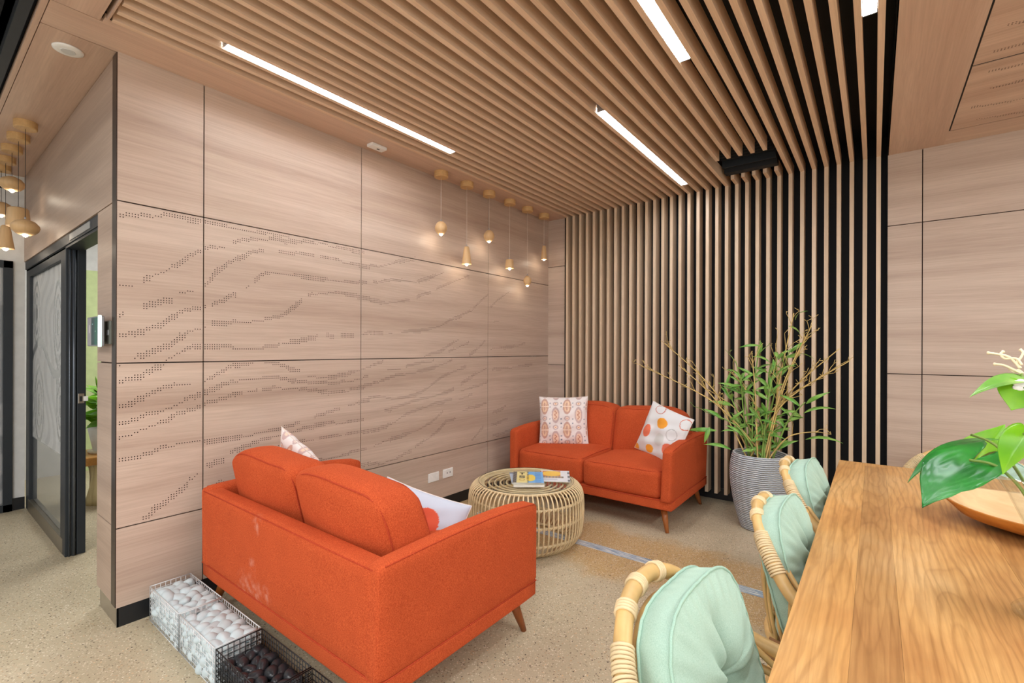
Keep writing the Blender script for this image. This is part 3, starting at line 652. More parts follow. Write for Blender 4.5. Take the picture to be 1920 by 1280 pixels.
# ---------------------------------------------------------------- rattan coffee table
M['rattan'] = plain('pale_rattan', (218, 194, 152), .5, var=.14)
M['rattan_y'] = plain('honey_rattan', (204, 168, 108), .42, var=.2)
M['rattan_d'] = plain('brown_wicker', (142, 100, 62), .6, var=.35)
CT = (-1.955, 2.71)
t = thing('coffee_table', 'round woven cane coffee table with a glass top between the two orange sofas', 'coffee table', (*CT, 0))
prof = spline([(.335, 0, .418), (.368, 0, .402), (.392, 0, .37), (.402, 0, .32), (.404, 0, .24), (.398, 0, .14), (.372, 0, .06), (.325, 0, .018), (.30, 0, .010)], 4)
rib = None; NR = 76
for k in range(NR):
    if rib is None: rib = obj('cane_rib', TB(prof, .0052, seg=7), M['rattan'], t, smooth=True); o = rib
    else: o = rib.copy(); C.objects.link(o); o.parent = t
    o.rotation_euler = (0, 0, 2 * PI * k / NR)
for r, z, w in ((.337, .415, .011), (.392, .33, .008), (.393, .215, .008), (.386, .10, .008), (.302, .012, .010)):
    obj('hoop', TB(circle(0, 0, z, r - .006, 72), w, seg=8, closed=True), M['rattan'], t, smooth=True)
bm = bmesh.new()
for z, r in ((.33, .400), (.215, .402), (.10, .392)):
    for k in range(NR):
        a = 2 * PI * (k + .5) / NR; p = Vector((r * math.cos(a), r * math.sin(a), z)); tg = Vector((-math.sin(a), math.cos(a), 0)); rd = Vector((math.cos(a), math.sin(a), 0))
        tube(bm, [p - tg * .014 - rd * .002 - Vector((0, 0, .009)), p + rd * .002, p + tg * .014 - rd * .002 + Vector((0, 0, .009))], .0028, seg=4)
b = obj('cane_binding', bm, M['rattan'], t, smooth=True)
for r in (.30, .262, .222, .182, .140): obj('top_ring', TB(circle(0, 0, .405, r, 60), .0062, seg=7, closed=True), M['rattan'], t, smooth=True)
for a in (0, PI / 3, 2 * PI / 3): obj('top_spoke', TB([(-.33 * math.cos(a), -.33 * math.sin(a), .397), (.33 * math.cos(a), .33 * math.sin(a), .397)], .006, seg=7), M['rattan_y'], t, smooth=True)
bm = lathe([(.30, .404), (.333, .404), (.333, .412), (.30, .412)], 72); obj('woven_rim', bm, M['rattan'], t)
g = obj('glass_top', lathe([(0, .4225), (.331, .4225), (.334, .425), (.334, .428), (.331, .4295), (0, .4295)], 72), M['glass'], t)
obj('glass_edge', lathe([(.3345, .4235), (.3355, .4235), (.3355, .4275), (.3345, .4275)], 72), plain('dark_glass_edge', (52, 62, 58), .2), g)
# magazines
M['print'] = attrmat('printed_paper', .35); M['paper'] = plain('paper_edges', (236, 232, 220), .7)
def magazine(label, loc, rz, w, d, th, cover, edge='paper', group='magazines on the coffee table'):
    r = thing('magazine', label, 'magazine', loc, rz, group)
    obj('pages', B(-w / 2 + .002, w / 2 - .002, -d / 2 + .002, d / 2 - .002, .0005, th - .0006), M[edge], r)
    grid_obj('cover', lambda u, v: (-w / 2 + w * u, -d / 2 + d * v, th), 60, 80, M['print'], r, cover, smooth=False, closed_back=lambda u, v: (-w / 2 + w * u, -d / 2 + d * v, th - .0006))
    return r
def cov_blue(u, v):
    # landscape of the cover: spine side photo strip, cream field with bold dark letters, blue sky
    if u < .13: return (70, 72, 74) if math.sin(v * 40 + u * 50) > 0 else (120, 118, 112)
    c = (232, 218, 150) if u < .5 else (112, 178, 232)
    if math.hypot((u - .58) / .16, (v - .42) / .3) < 1: c = (240, 208, 90)
    if .18 < u < .42:
        for z0, sh in ((.72, 'T'), (.42, 'S'), (.16, 'O')):
            a, b = (u - .2) / .2, (v - z0) / .2
            if 0 < a < 1 and 0 < b < 1:
                if sh == 'T' and (b > .7 or .35 < a < .65): c = (34, 34, 34)
                if sh == 'S' and (b > .78 or b < .22 or .4 < b < .6 or (a < .3 and b > .5) or (a > .7 and b < .5)): c = (34, 34, 34)
                if sh == 'O' and .3 < math.hypot(a - .5, b - .5) < .5: c = (210, 180, 80)
    if .46 < u < .52 and math.sin(v * 60) > .2: c = (60, 60, 70)
    if u > .72 and math.sin(v * 34) > .55 and u < .92: c = (60, 110, 180)
    return c
def cov_white(u, v):
    c = (228, 230, 234)
    if .08 < u < .70 and .45 < v < .95: c = (246, 200, 70) if math.hypot((u - .4) / .33, (v - .70) / .24) < 1 else (214, 120, 60)
    if .08 < u < .8 and .30 < v < .45: c = (120, 116, 110) if math.sin(u * 60) > 0 else (180, 150, 110)
    if u > .93: c = (90, 96, 104) if math.sin(v * 18) > 0 else (210, 214, 220)
    if u < .05: c = (170, 60, 60) if math.sin(v * 23) > .3 else (222, 222, 226)
    if .12 < u < .6 and .1 < v < .22 and math.sin(v * 180) > 0: c = (170, 176, 184)
    return c
def cov_plain(u, v): return (226, 222, 206)
def cov_grey(u, v): return (176, 190, 206) if v < .9 else (90, 110, 140)
GZ = .4296; ang = math.radians(38)
magazine('thick cream paged book at the bottom of the stack on the round table', (-1.905, 2.665, GZ), ang, .21, .27, .018, cov_plain)
magazine('grey blue magazine between the cream book and the blue cover', (-1.93, 2.668, GZ + .0182), ang + .06, .21, .275, .006, cov_grey)
magazine('blue and yellow magazine with bold dark letters on top of the stack', (-1.91, 2.672, GZ + .0244), ang - .04, .21, .28, .006, cov_blue)
magazine('white magazine with a yellow picture lying open edged right of the stack', (-1.83, 2.89, GZ), ang - .1, .215, .29, .006, cov_white)

# ---------------------------------------------------------------- wire baskets with pebbles
def basket(label, x0, x1, y0, y1, h, mat, group, zext=0):
    cx, cy = (x0 + x1) / 2, (y0 + y1) / 2; r = thing('wire_basket', label, 'basket', (cx, cy, 0), 0, group)
    a, b = (x1 - x0) / 2 - .003, (y1 - y0) / 2 - .003; wr = .0016
    def side(name, P, Q):
        bm = bmesh.new(); P = Vector(P); Q = Vector(Q); L = (Q - P).length; n = max(2, round(L / .021)); nz = round(h / .021)
        for i in range(n + 1):
            p = P + (Q - P) * i / n; tube(bm, [p + Vector((0, 0, .002)), p + Vector((0, 0, h))], wr, seg=5)
        for j in range(nz + 1):
            z = .002 + (h - .002) * j / nz; tube(bm, [P + Vector((0, 0, z)), Q + Vector((0, 0, z))], wr if j < nz else wr * 1.5, seg=5)
        obj(name, bm, mat, r, smooth=True)
    side('side_mesh', (-a, -b, 0), (a, -b, 0)); side('side_mesh', (-a, b, 0), (a, b, 0)); side('end_mesh', (-a, -b, 0), (-a, b, 0)); side('end_mesh', (a, -b, 0), (a, b, 0))
    bm = bmesh.new()
    for i in range(1, 10): tube(bm, [(-a + 2 * a * i / 10, -b, .002), (-a + 2 * a * i / 10, b, .002)], wr, seg=4)
    for i in range(1, 6): tube(bm, [(-a, -b + 2 * b * i / 6, .004), (a, -b + 2 * b * i / 6, .004)], wr, seg=4)
    obj('base_mesh', bm, mat, r, smooth=True)
BH = .168
BK = [(-2.845, -2.449), (-2.445, -2.052), (-2.047, -1.652), (-1.648, -1.25)]; BY0, BY1 = .757, .938
basket('white wire basket of white pebbles in the wall corner', *BK[0], BY0, BY1, BH, M['whitewire'], 'wire baskets along the sofa back')
basket('white wire basket of white pebbles beside the black basket', *BK[1], BY0, BY1, BH, M['whitewire'], 'wire baskets along the sofa back')
basket('black wire basket of black pebbles next to the white ones', *BK[2], BY0, BY1, BH, M['blackwire'], 'wire baskets along the sofa back')
basket('black wire basket at the bottom edge of the picture', *BK[3], BY0, BY1, BH, M['blackwire'], 'wire baskets along the sofa back')
def stone_proto(mat, seed, L, Wd, H, angular):
    r = random.Random(seed); bm = bmesh.new(); bmesh.ops.create_icosphere(bm, subdivisions=3, radius=1)
    ph = [r.random() * 6 for _ in range(6)]; e = [r.uniform(-.12, .12) for _ in range(4)]
    for v in bm.verts:
        x, y, z = v.co; k = 1 + angular * (math.sin(2.3 * x + ph[0]) * math.sin(2.1 * y + ph[1]) + .6 * math.sin(3.1 * z + ph[2]) * math.sin(2.7 * x + ph[3]))
        v.co = (x * L * k * (1 + e[0] * y), y * Wd * k * (1 + e[1] * x), z * H * k)
    return bm
def fill(bk, mat, cat, label, group, angular, size, layers, seed):
    r = random.Random(seed); protos = []
    x0, x1 = bk; nx, ny = size
    for li, (z, tilt) in enumerate(layers):
        for i in range(nx):
            for j in range(ny):
                L = r.uniform(.030, .036); Wd = r.uniform(.021, .026); H = r.uniform(.014, .021)
                if angular > .1: L, Wd, H = r.uniform(.032, .041), r.uniform(.026, .033), r.uniform(.021, .027)
                if len(protos) < 8:
                    o = tag(obj('pebble', stone_proto(mat, seed * 31 + len(protos), L, Wd, H, angular), mat, smooth=True), label, cat, group); protos.append(o)
                else:
                    o = protos[r.randrange(8)].copy(); C.objects.link(o)
                cwx = (x1 - x0 - .02) / nx; cwy = (BY1 - BY0 - .016) / ny
                px = x0 + .01 + cwx * (i + .5 + (.25 if j % 2 else -.25) * (1 if li % 2 else -1)) + r.uniform(-.005, .005); py = BY0 + .008 + cwy * (j + .5) + r.uniform(-.004, .004)
                px = min(max(px, x0 + .036), x1 - .036); py = min(max(py, BY0 + .032), BY1 - .032)
                o.location = (px, py, z + r.uniform(-.006, .008)); o.rotation_euler = (r.uniform(-tilt, tilt), r.uniform(-tilt, tilt), r.uniform(-.9, .9) + (PI / 2 if r.random() < .25 else 0))
    return protos
LW = [(.026, .25), (.064, .3), (.102, .35), (.136, .45)]
fill(BK[0], M['wstone'], 'pebble', 'white rounded pebble in the white basket by the wall corner', 'white pebbles in the corner basket', .16, (6, 4), LW, 1)
fill(BK[1], M['wstone'], 'pebble', 'white rounded pebble in the white basket beside the black one', 'white pebbles in the second white basket', .16, (6, 4), LW, 2)
fill(BK[2], M['bstone'], 'pebble', 'smooth black pebble in the black wire basket beside the white baskets', 'black pebbles in the first black basket', .05, (7, 4), [(.03, .25), (.068, .3), (.104, .4)], 3)
fill(BK[3], M['bstone'], 'pebble', 'smooth black pebble in the black wire basket at the bottom edge', 'black pebbles in the second black basket', .05, (7, 4), [(.03, .25), (.068, .3), (.104, .4)], 4)
# ---------------------------------------------------------------- dining table
def table_mat():
    t = NT('worn_teak_planks'); co = t.coord((1, .16, 1))
    w = t.noise(co, 3.2, 3, .5)
    add = t.n.new('ShaderNodeVectorMath'); add.operation = 'MULTIPLY_ADD'; t.ln(w, 'Color', add, 0); add.inputs[1].default_value = (.22, .22, .0); t.ln(co, 'Vector', add, 2)
    wv = t.n.new('ShaderNodeTexWave'); wv.wave_type = 'BANDS'; wv.bands_direction = 'X'; wv.inputs['Scale'].default_value = 16; wv.inputs['Distortion'].default_value = 5
    wv.inputs['Detail'].default_value = 3; wv.inputs['Detail Scale'].default_value = 1.6; t.ln(add, 'Vector', wv, 'Vector')
    fine = t.noise(t.coord((90, 3, 1)), 1.5, 4, .6)
    brd = t.noise(t.coord((2.2, .9, 1)), 1.6, 4, .6)
    at = t.n.new('ShaderNodeAttribute'); at.attribute_name = 'print'
    r = t.ramp(wv, 'Fac', [(0, (.80, .76, .72)), (.3, (.95, .94, .93)), (1, (1, 1, 1))])
    r2 = t.ramp(fine, 'Fac', [(.3, (.74, .70, .66)), (.6, (1, 1, 1))])
    r3 = t.ramp(brd, 'Fac', [(.3, s2l((180, 128, 74))), (.5, s2l((208, 162, 102))), (.72, s2l((220, 184, 132)))])
    cn = t.noise(t.coord((1.6, .17, 1)), 2.2, 2.0, .45)
    mu = t.n.new('ShaderNodeMath'); mu.operation = 'MULTIPLY'; mu.inputs[1].default_value = 34; t.ln(cn, 'Fac', mu, 0)
    fr = t.n.new('ShaderNodeMath'); fr.operation = 'FRACT'; t.ln(mu, 0, fr, 0)
    rc_ = t.ramp(fr, 0, [(0, (.70, .62, .55)), (.10, (.86, .82, .77)), (.55, (1, 1, 1)), (.92, (.97, .96, .94)), (1, (.74, .66, .60))])
    r = t.mix(r, 'Color', rc_, 'Color', f=.62, blend='MULTIPLY')
    m = t.mix(r3, 'Color', r, 2, f=.9, blend='MULTIPLY'); m2 = t.mix(m, 2, r2, 'Color', f=.7, blend='MULTIPLY'); m3 = t.mix(m2, 2, at, 'Color', f=1, blend='MULTIPLY')
    t.col(m3, 2); t.b.inputs['Roughness'].default_value = .42; t.b.inputs['Specular IOR Level'].default_value = .4; t.bump(fine, 'Fac', .12, .002); return t.m
tm = table_mat(); TX0, TX1, TY0, TY1 = -.152, .86, .55, 3.135
tb = thing('dining_table', 'long worn timber dining table filling the lower right of the picture', 'table', ((TX0 + TX1) / 2, (TY0 + TY1) / 2, 0))
ox, oy = -(TX0 + TX1) / 2, -(TY0 + TY1) / 2
def plank(name, x0, x1, y0, y1, tone, dz=0, th=.042):
    bm = B(x0 + ox, x1 + ox, y0 + oy, y1 + oy, .75 - th, .75 + dz, bev=.0006); o = obj(name, bm, tm, tb)
    ca = o.data.color_attributes.new('print', 'FLOAT_COLOR', 'POINT'); a = np.ones((len(o.data.vertices), 4), dtype=np.float32); a[:, :3] = tone; ca.data.foreach_set('color', a.ravel()); return o
xs = [TX0, -.037, .045, .30, .46, .66, TX1]; tones = [(1, .93, .84), (.80, .75, .72), (.99, .95, .91), (.84, .79, .75), (1, .96, .9), (.90, .86, .82)]
for a, b, c in zip(xs, xs[1:], tones): plank('plank', a + .0001, b - .0001, TY0, TY1 - .0742, c)
plank('end_board', TX0, TX1, TY1 - .074, TY1, (1, .96, .88))
for nm, a in (('apron', (TX0 + .09, TX0 + .115, TY0 + .1, TY1 - .1)), ('apron', (TX1 - .115, TX1 - .09, TY0 + .1, TY1 - .1)), ('end_apron', (TX0 + .12, TX1 - .12, TY1 - .125, TY1 - .1)), ('end_apron', (TX0 + .12, TX1 - .12, TY0 + .1, TY0 + .125))):
    obj(nm, B(a[0] + ox, a[1] + ox, a[2] + oy, a[3] + oy, .64, .707), M['leg'], tb)
for x in (TX0 + .42, TX1 - .16):
    for y in (TY0 + .16, TY1 - .30): obj('leg', B(x + ox - .04, x + ox + .04, y + oy - .04, y + oy + .04, 0, .706, bev=.004), M['leg'], tb)

# ---------------------------------------------------------------- rattan chairs (local front is +X)
def make_chair(label, loc, rz=0):
    t = thing('rattan_chair', label, 'chair', loc, rz, 'bent cane chairs around the table')
    dz_ = -.014; hp = [(.34, -.25, .50), (.30, -.275, .60), (.1, -.29, .612), (-.1, -.28, .645), (-.2, -.225, .75), (-.25, -.12, .825), (-.265, 0, .848), (-.25, .12, .825), (-.2, .225, .75), (-.1, .28, .645), (.1, .29, .612), (.30, .275, .60), (.34, .25, .50)]
    hp = [(x, y, z + dz_) for x, y, z in hp]; hs = spline(hp, 6); obj('hoop_rail', TB(hs, .0185, seg=12), M['rattan_y'], t, smooth=True)
    inner = [(x * .93 + .004, y * .90, z - .042) for x, y, z in hp[1:-1]]; ins = spline(inner, 6)
    obj('inner_rail', TB(ins, .0095, seg=8), M['rattan_y'], t, smooth=True)
    # seat frame
    def seat(k, z): return [(k * (.235 * math.cos(a) + .02 * (math.cos(a) > 0)), k * .255 * math.sin(a), z) for a in (2 * PI * i / 40 for i in range(40))]
    obj('seat_hoop', TB(seat(1, .435), .014, seg=10, closed=True), M['rattan_y'], t, smooth=True)
    bm = bmesh.new(); vs = [bm.verts.new(p) for p in seat(.97, .428)]; vs2 = [bm.verts.new((p[0], p[1], .438)) for p in seat(.97, .44)]
    bm.faces.new(vs[::-1]); bm.faces.new(vs2)
    for i in range(40): bm.faces.new((vs[i], vs[(i + 1) % 40], vs2[(i + 1) % 40], vs2[i]))
    obj('woven_seat', bm, M['rattan_d'], t)
    # spindles fan between seat and inner rail
    n = len(ins)
    for i in range(3, n - 3, 3):
        p = ins[i]; a = math.atan2(p.y, p.x + .0); q = Vector((.225 * math.cos(a), .245 * math.sin(a), .445))
        q = Vector((max(-.235, min(.235, p.x * .9)), p.y * .86, .44)); 
        rr = math.hypot(q.x / .235, q.y / .255); q.x /= max(rr, .01); q.y /= max(rr, .01); q.x *= .98; q.y *= .98
        mid = (p + q) / 2 + Vector((q.x * .06, q.y * .06, -.01))
        obj('spindle', TB(spline([q, mid, p], 4), .0058, seg=6), M['rattan_y'], t, smooth=True)
    # second band of curved canes under the rim
    for s in (-1, 1):
        pts = [(-.02, s * .262, .58), (-.12, s * .235, .66), (-.19, s * .15, .74), (-.215, 0, .765)]
        obj('cross_cane', TB(spline(pts, 5), .008, seg=7), M['rattan_y'], t, smooth=True)
        pts = [(.1, s * .25, .50), (-.08, s * .235, .55), (-.17, s * .13, .62), (-.2, 0, .65)]
        obj('cross_cane', TB(spline(pts, 5), .007, seg=7), M['rattan_y'], t, smooth=True)
    # wrapped bindings
    def wrap(i0, i1, nm='wrapped_binding'):
        bm = bmesh.new(); seg = hs[i0:i1 + 1]; L = sum((b - a).length for a, b in zip(seg, seg[1:])); m = max(3, int(L / .0075))
        for k in range(m + 1):
            f = k / m * (len(seg) - 1); i = min(int(f), len(seg) - 2); p = seg[i].lerp(seg[i + 1], f - i); d = (seg[i + 1] - seg[i]).normalized()
            a = d.orthogonal().normalized(); b = d.cross(a); R = .0205
            tube(bm, [p + (a * math.cos(q) + b * math.sin(q)) * R for q in (2 * PI * j / 14 for j in range(14))], .0036, seg=5, closed=True)
        obj(nm, bm, M['rattan'], t, smooth=True)
    wrap(22, 27); wrap(30, 31); wrap(34, 35); wrap(45, 50); wrap(39, 40)
    # woven dark side strip below the arm
    for s in (-1, 1):
        V = []; Fc = []; nn = 14
        for i in range(nn + 1):
            u = i / nn; x = -.20 + .30 * u; y = s * (.235 + .035 * math.sin(u * PI)); 
            for z in (.44, .50): V.append((x, y, z)); V.append((x, y - s * .012, z))
        for i in range(nn):
            a = i * 4; b = a + 4
            Fc += [(a, b, b + 2, a + 2), (a + 1, a + 3, b + 3, b + 1), (a + 2, b + 2, b + 3, a + 3), (a, a + 1, b + 1, b)]
        obj('woven_side_band', (V, Fc), M['rattan_d'], t)
    for sx, sy in ((1, 1), (1, -1), (-1, 1), (-1, -1)):
        top = Vector((sx * .19, sy * .20, .44)); bot = Vector((sx * .235, sy * .24, 0))
        obj('leg', TB([top, bot], [.016, .014], seg=10), M['rattan_y'], t, smooth=True)
    obj('stretcher', TB([(-.22, -.22, .2), (.22, -.22, .2)], .008, seg=8), M['rattan_y'], t, smooth=True); obj('stretcher', TB([(-.22, .22, .2), (.22, .22, .2)], .008, seg=8), M['rattan_y'], t, smooth=True)
    return t
def tuft_cushion(label, loc, normal, size=.43, thick=.066, group='mint velvet cushions on the cane chairs', roll=0):
    root = thing('chair_cushion', label, 'cushion', group=group); hs = size / 2
    def f(u, v, s):
        x, z = 2 * u - 1, 2 * v - 1; rr = math.hypot(x, z); th = math.atan2(z, x)
        # square with softened corners and rounded top
        m = max(abs(x), abs(z)); k = (abs(x) ** 3.4 + abs(z) ** 3.4) ** (1 / 3.4); q = m / k if k > 1e-6 else 1
        X, Z = x * q * hs, z * q * hs
        g = thick * .5
        dome = .030 * max(0, 1 - m ** 3) + .014 * max(0, 1 - m)
        tuft = -.075 * math.exp(-(rr / .22) ** 2) - .020 * math.exp(-(rr / .6) ** 2)
        fold = .0085 * math.sin(8 * th + 1.2 * math.sin(3 * th)) * math.exp(-((rr - .42) / .30) ** 2) + .003 * math.sin(34 * th + 5 * rr) * math.exp(-((m - .86) / .13) ** 2)
        fold += -.022 * (abs(math.sin(2 * th)) ** 14) * math.exp(-((rr - .4) / .34) ** 2) * 0 - .024 * (abs(math.cos(2 * th)) ** 22) * math.exp(-((rr - .36) / .30) ** 2)
        return (X, -s * (g + dome + tuft + fold), Z)
    grid_obj('cover', lambda u, v: f(u, v, 1), 72, 72, M['mint'], root, None, closed_back=lambda u, v: f(u, v, -1))
    n = 20; per = [(i / n, 0) for i in range(n)] + [(1, i / n) for i in range(n)] + [(1 - i / n, 1) for i in range(n)] + [(0, 1 - i / n) for i in range(n)]
    for s in (1, -1): obj('piping', TB([Vector(f(u, v, s)) * 1.006 for u, v in per], .0034, seg=7, closed=True), M['mintpipe'], root, smooth=True)
    for s in (1, -1):
        bm = bmesh.new(); bmesh.ops.create_uvsphere(bm, u_segments=14, v_segments=8, radius=.014); c = f(.5, .5, s)
        for v in bm.verts: v.co = (v.co.x, v.co.y * .4 + c[1], v.co.z)
        obj('button', bm, M['mintpipe'], root, smooth=True)
    orient(root, loc, normal, roll); return root
def seat_pad(label, loc):
    t = thing('seat_pad', label, 'cushion', loc, 0, 'mint seat pads on the cane chairs')
    obj('cover', puff(.42, .42, .05, .022, (0, 0, .012), n=10, shape=lambda co, H: Vector((co.x * (1 - .25 * (co.y / H[1]) ** 4), co.y * (1 - .25 * (co.x / H[0]) ** 4), co.z))), M['mint'], t, smooth=True)
    obj('piping', TB([(x * 1.0, y, .012) for x, y, z in circle(0, 0, 0, .205, 40)], .003, seg=6, closed=True), M['mintpipe'], t, smooth=True); return t
CH = [((-.15, 1.02), 'nearest bent cane chair on the left side of the table, at the bottom edge', 'nearest chair', .0),
      ((-.045, 1.80), 'middle bent cane chair on the left side of the table', 'middle chair on the left side', .0),
      ((-.06, 2.50), 'farthest bent cane chair on the left side, beside the grey planter', 'farthest chair on the left side, by the planter', .0)]
for (x, y), lab, short, rz in CH:
    make_chair(lab, (x, y, 0), rz)
    seat_pad('mint velvet seat pad on the ' + short, (x + .0, y, .472))
tuft_cushion('large mint velvet tufted cushion on the nearest chair', (-.272, 1.045, .640), (.955, -.06, .27), .42)
tuft_cushion('mint velvet tufted cushion leaning in the middle chair', (-.205, 1.80, .640), (.955, -.04, .27), .42)
tuft_cushion('mint velvet tufted cushion leaning in the chair by the planter', (-.205, 2.50, .640), (.955, -.04, .27), .42)
make_chair('bent cane chair at the far end of the table, behind the green leaves', (.385, 3.12, 0), -PI / 2)
seat_pad('mint seat pad on the chair at the far end of the table', (.385, 3.12, .472))
tuft_cushion('mint cushion on the chair at the far end, behind the leaves', (.40, 3.235, .63), (.05, -.955, .22), .40)

# ---------------------------------------------------------------- bowl
def bowl():
    root = thing('wooden_bowl', 'boat shaped carved wooden bowl with a pointed tip on the table', 'bowl', (.475, 2.30, .7505))
    V = []; Fc = []; n = 48
    def rim(a):
        ca, sa = math.cos(a), math.sin(a); 
        r = .24 / (abs(ca) ** 1.75 + abs(sa * 1.02) ** 1.75) ** (1 / 1.75) 
        return r * ca * 1.18, r * sa * 1.12
    lay = [(.38, .0), (.62, .012), (.84, .034), (1.0, .066), (1.0, .072), (.955, .069), (.80, .038), (.58, .018), (.25, .011)]
    for k, z in lay:
        for i in range(n):
            a = 2 * PI * i / n; x, y = rim(a); lift = .014 * math.cos(a) ** 2 * (k > .9) + .004 * math.sin(3 * a) * (k > .8)
            V.append((x * k, y * k, z + lift))
    for l in range(len(lay) - 1):
        for i in range(n):
            a = l * n + i; b = l * n + (i + 1) % n; Fc.append((a, b, b + n, a + n))
    Fc.append(tuple(range(n))[::-1]); Fc.append(tuple((len(lay) - 1) * n + i for i in range(n)))
    o = obj('bowl_body', (V, Fc), [wood('bowl_outside', (214, 140, 60), (176, 100, 36), 0, .35, fine=20), wood('bowl_inside', (222, 190, 144), (196, 156, 108), 0, .5, fine=20)], root, smooth=True)
    for p in o.data.polygons:
        if p.index >= 4 * n and p.index != (len(lay) - 1) * n: p.material_index = 1
bowl()

# ---------------------------------------------------------------- vase with cut leaves
VX, VY = .322, 1.56
vs = thing('glass_vase', 'flared clear glass vase cut off by the right edge of the picture', 'vase', (VX, VY, .7503))
outer = [(0, 0), (.066, 0), (.071, .004), (.072, .012), (.064, .022), (.05, .034), (.040, .06), (.036, .10), (.040, .15), (.054, .21), (.078, .27), (.102, .315)]
innerp = [(.100, .316), (.075, .268), (.051, .209), (.037, .15), (.033, .10), (.037, .06), (.044, .042), (0, .034)]
obj('vase_glass', lathe([(r, z) for r, z in outer + innerp], 40), M['glass'], vs, smooth=True)
obj('water', lathe([(0, .036), (.042, .043), (.0355, .061), (.0315, .10), (.0355, .15), (.044, .19), (0, .19)], 32), plain('amber_water', (226, 206, 120), .05, trans=.9), vs, smooth=True)
def leafmat(name, c1, c2):
    t = NT(name); n = t.noise(t.coord(), 12, 3); r = t.ramp(n, 'Fac', [(.35, s2l(c2)), (.65, s2l(c1))]); t.col(r, 'Color'); t.b.inputs['Roughness'].default_value = .28
    t.b.inputs['Specular IOR Level'].default_value = .5; t.b.inputs['Subsurface Weight'].default_value = 0
    return t.m
M['leaf_d'] = leafmat('dark_glossy_leaf', (44, 138, 46), (26, 104, 38)); M['leaf_l'] = leafmat('light_green_leaf', (132, 190, 32), (96, 164, 22)); M['leaf_m'] = leafmat('mid_green_leaf', (148, 190, 92), (98, 156, 62))
M['stem'] = plain('green_stem', (118, 146, 62), .5)
def leaf_mesh(base, tip, width, nrm, droop=.03, cordate=.22, fold=.25, ns=18, nw=8, ripple=.0):
    base, tip = Vector(base), Vector(tip); ax = tip - base; L = ax.length; ax = ax.normalized(); nrm = Vector(nrm); nrm = (nrm - ax * nrm.dot(ax)).normalized(); sd = ax.cross(nrm)
    V = []; Fc = []; c_ = cordate
    bp = [(0, 0, 0), (-c_ * .8, .26, 0), (-c_, .58, 0), (-c_ * .45, .90, 0), (.16, 1, 0), (.42, .84, 0), (.66, .52, 0), (.86, .20, 0), (1, 0, 0)] if c_ > .05 else [(0, 0, 0), (.07, .35, 0), (.2, .78, 0), (.38, 1, 0), (.6, .84, 0), (.8, .48, 0), (.92, .2, 0), (1, 0, 0)]
    bs = spline(bp, 6)
    for i in range(ns + 1):
        s = i / ns; f = s * (len(bs) - 1); k = min(int(f), len(bs) - 2); bo = bs[k].lerp(bs[k + 1], f - k); ms = s ** 1.15
        for j in range(-nw, nw + 1):
            q = j / nw; aq = abs(q)
            al = ms + (bo.x - ms) * aq; wd = math.copysign(bo.y * aq, q) * width
            p = base + ax * (al * L) + sd * wd + nrm * (fold * abs(wd) - droop * L * (2 * al - 1) ** 2 * 1.4 + ripple * math.sin((al - aq * .25) * 40) * aq * (1 - aq * .6) * 2.4)
            V.append(tuple(p))
    m = 2 * nw + 1
    for i in range(ns):
        for j in range(m - 1): a = i * m + j; Fc.append((a, a + 1, a + m + 1, a + m))
    # thickness
    n0 = len(V); V += [tuple(Vector(v) - nrm * .0009) for v in V]; Fc += [tuple(n0 + q for q in f[::-1]) for f in Fc[:]]
    per = [j for j in range(m)] + [i * m + m - 1 for i in range(1, ns + 1)] + [ns * m + j for j in range(m - 2, -1, -1)] + [i * m for i in range(ns - 1, 0, -1)]
    for a, b in zip(per, per[1:] + per[:1]): Fc.append((b, a, n0 + a, n0 + b))
    return V, Fc
def cut_leaf(label, base, tip, width, nrm, mat, **k):
    foot = (VX + rnd.uniform(-.012, .012), VY + rnd.uniform(-.012, .012), .80)
    r = thing('leaf_stem', label, 'leaf', foot, 0, 'cut leaves in the glass vase'); f = Vector(foot)
    o = obj('leaf_blade', leaf_mesh(Vector(base) - f, Vector(tip) - f, width, nrm, **k), mat, r, smooth=True)
    b = Vector(base) - f; mid = Vector((b.x * .25, b.y * .25, .19)); mid2 = Vector((b.x * .62, b.y * .62, max(.27, b.z * .85 + .03)))
    obj('stalk', TB(spline([(0, 0, 0), mid, mid2, b], 6), [.0035] * 19, seg=7), M['stem'], r, smooth=True)
    # midrib
    ax = Vector(tip) - Vector(base); nn = Vector(nrm).normalized()
    return r
cut_leaf('dark glossy leaf at the front, hanging with its tip towards the bowl', RP(1818, 862, 1.62), RP(1727, 946, 1.50), .074, (-.35, -.6, .72), M['leaf_d'], cordate=.62, fold=.10, ripple=.003, droop=.03)
cut_leaf('dark pointed leaf reaching farthest left over the table', RP(1822, 815, 1.86), RP(1694, 892, 1.70), .036, (-.5, -.3, .8), M['leaf_d'], cordate=.3, fold=.16, droop=.06)
cut_leaf('light green upright leaf behind the dark front leaf', RP(1826, 868, 2.0), RP(1884, 794, 2.03), .060, (-.3, -.9, .25), M['leaf_l'], cordate=.2, fold=.15)
cut_leaf('yellow green leaf hanging by the vase rim', RP(1920, 812, 1.6), RP(1878, 888, 1.55), .034, (-.5, -.8, .3), M['leaf_l'], cordate=.25, fold=.25)
cut_leaf('narrow green leaf high on the right pointing left', RP(1925, 702, 1.62), RP(1818, 734, 1.55), .026, (-.1, -.5, .85), M['leaf_m'], cordate=.15, fold=.25, droop=.08)
cut_leaf('round bright green leaf just under the narrow high leaf', RP(1921, 726, 1.60), RP(1896, 769, 1.58), .044, (-.2, -1, .12), M['leaf_l'], cordate=.25, fold=.02, droop=.01)
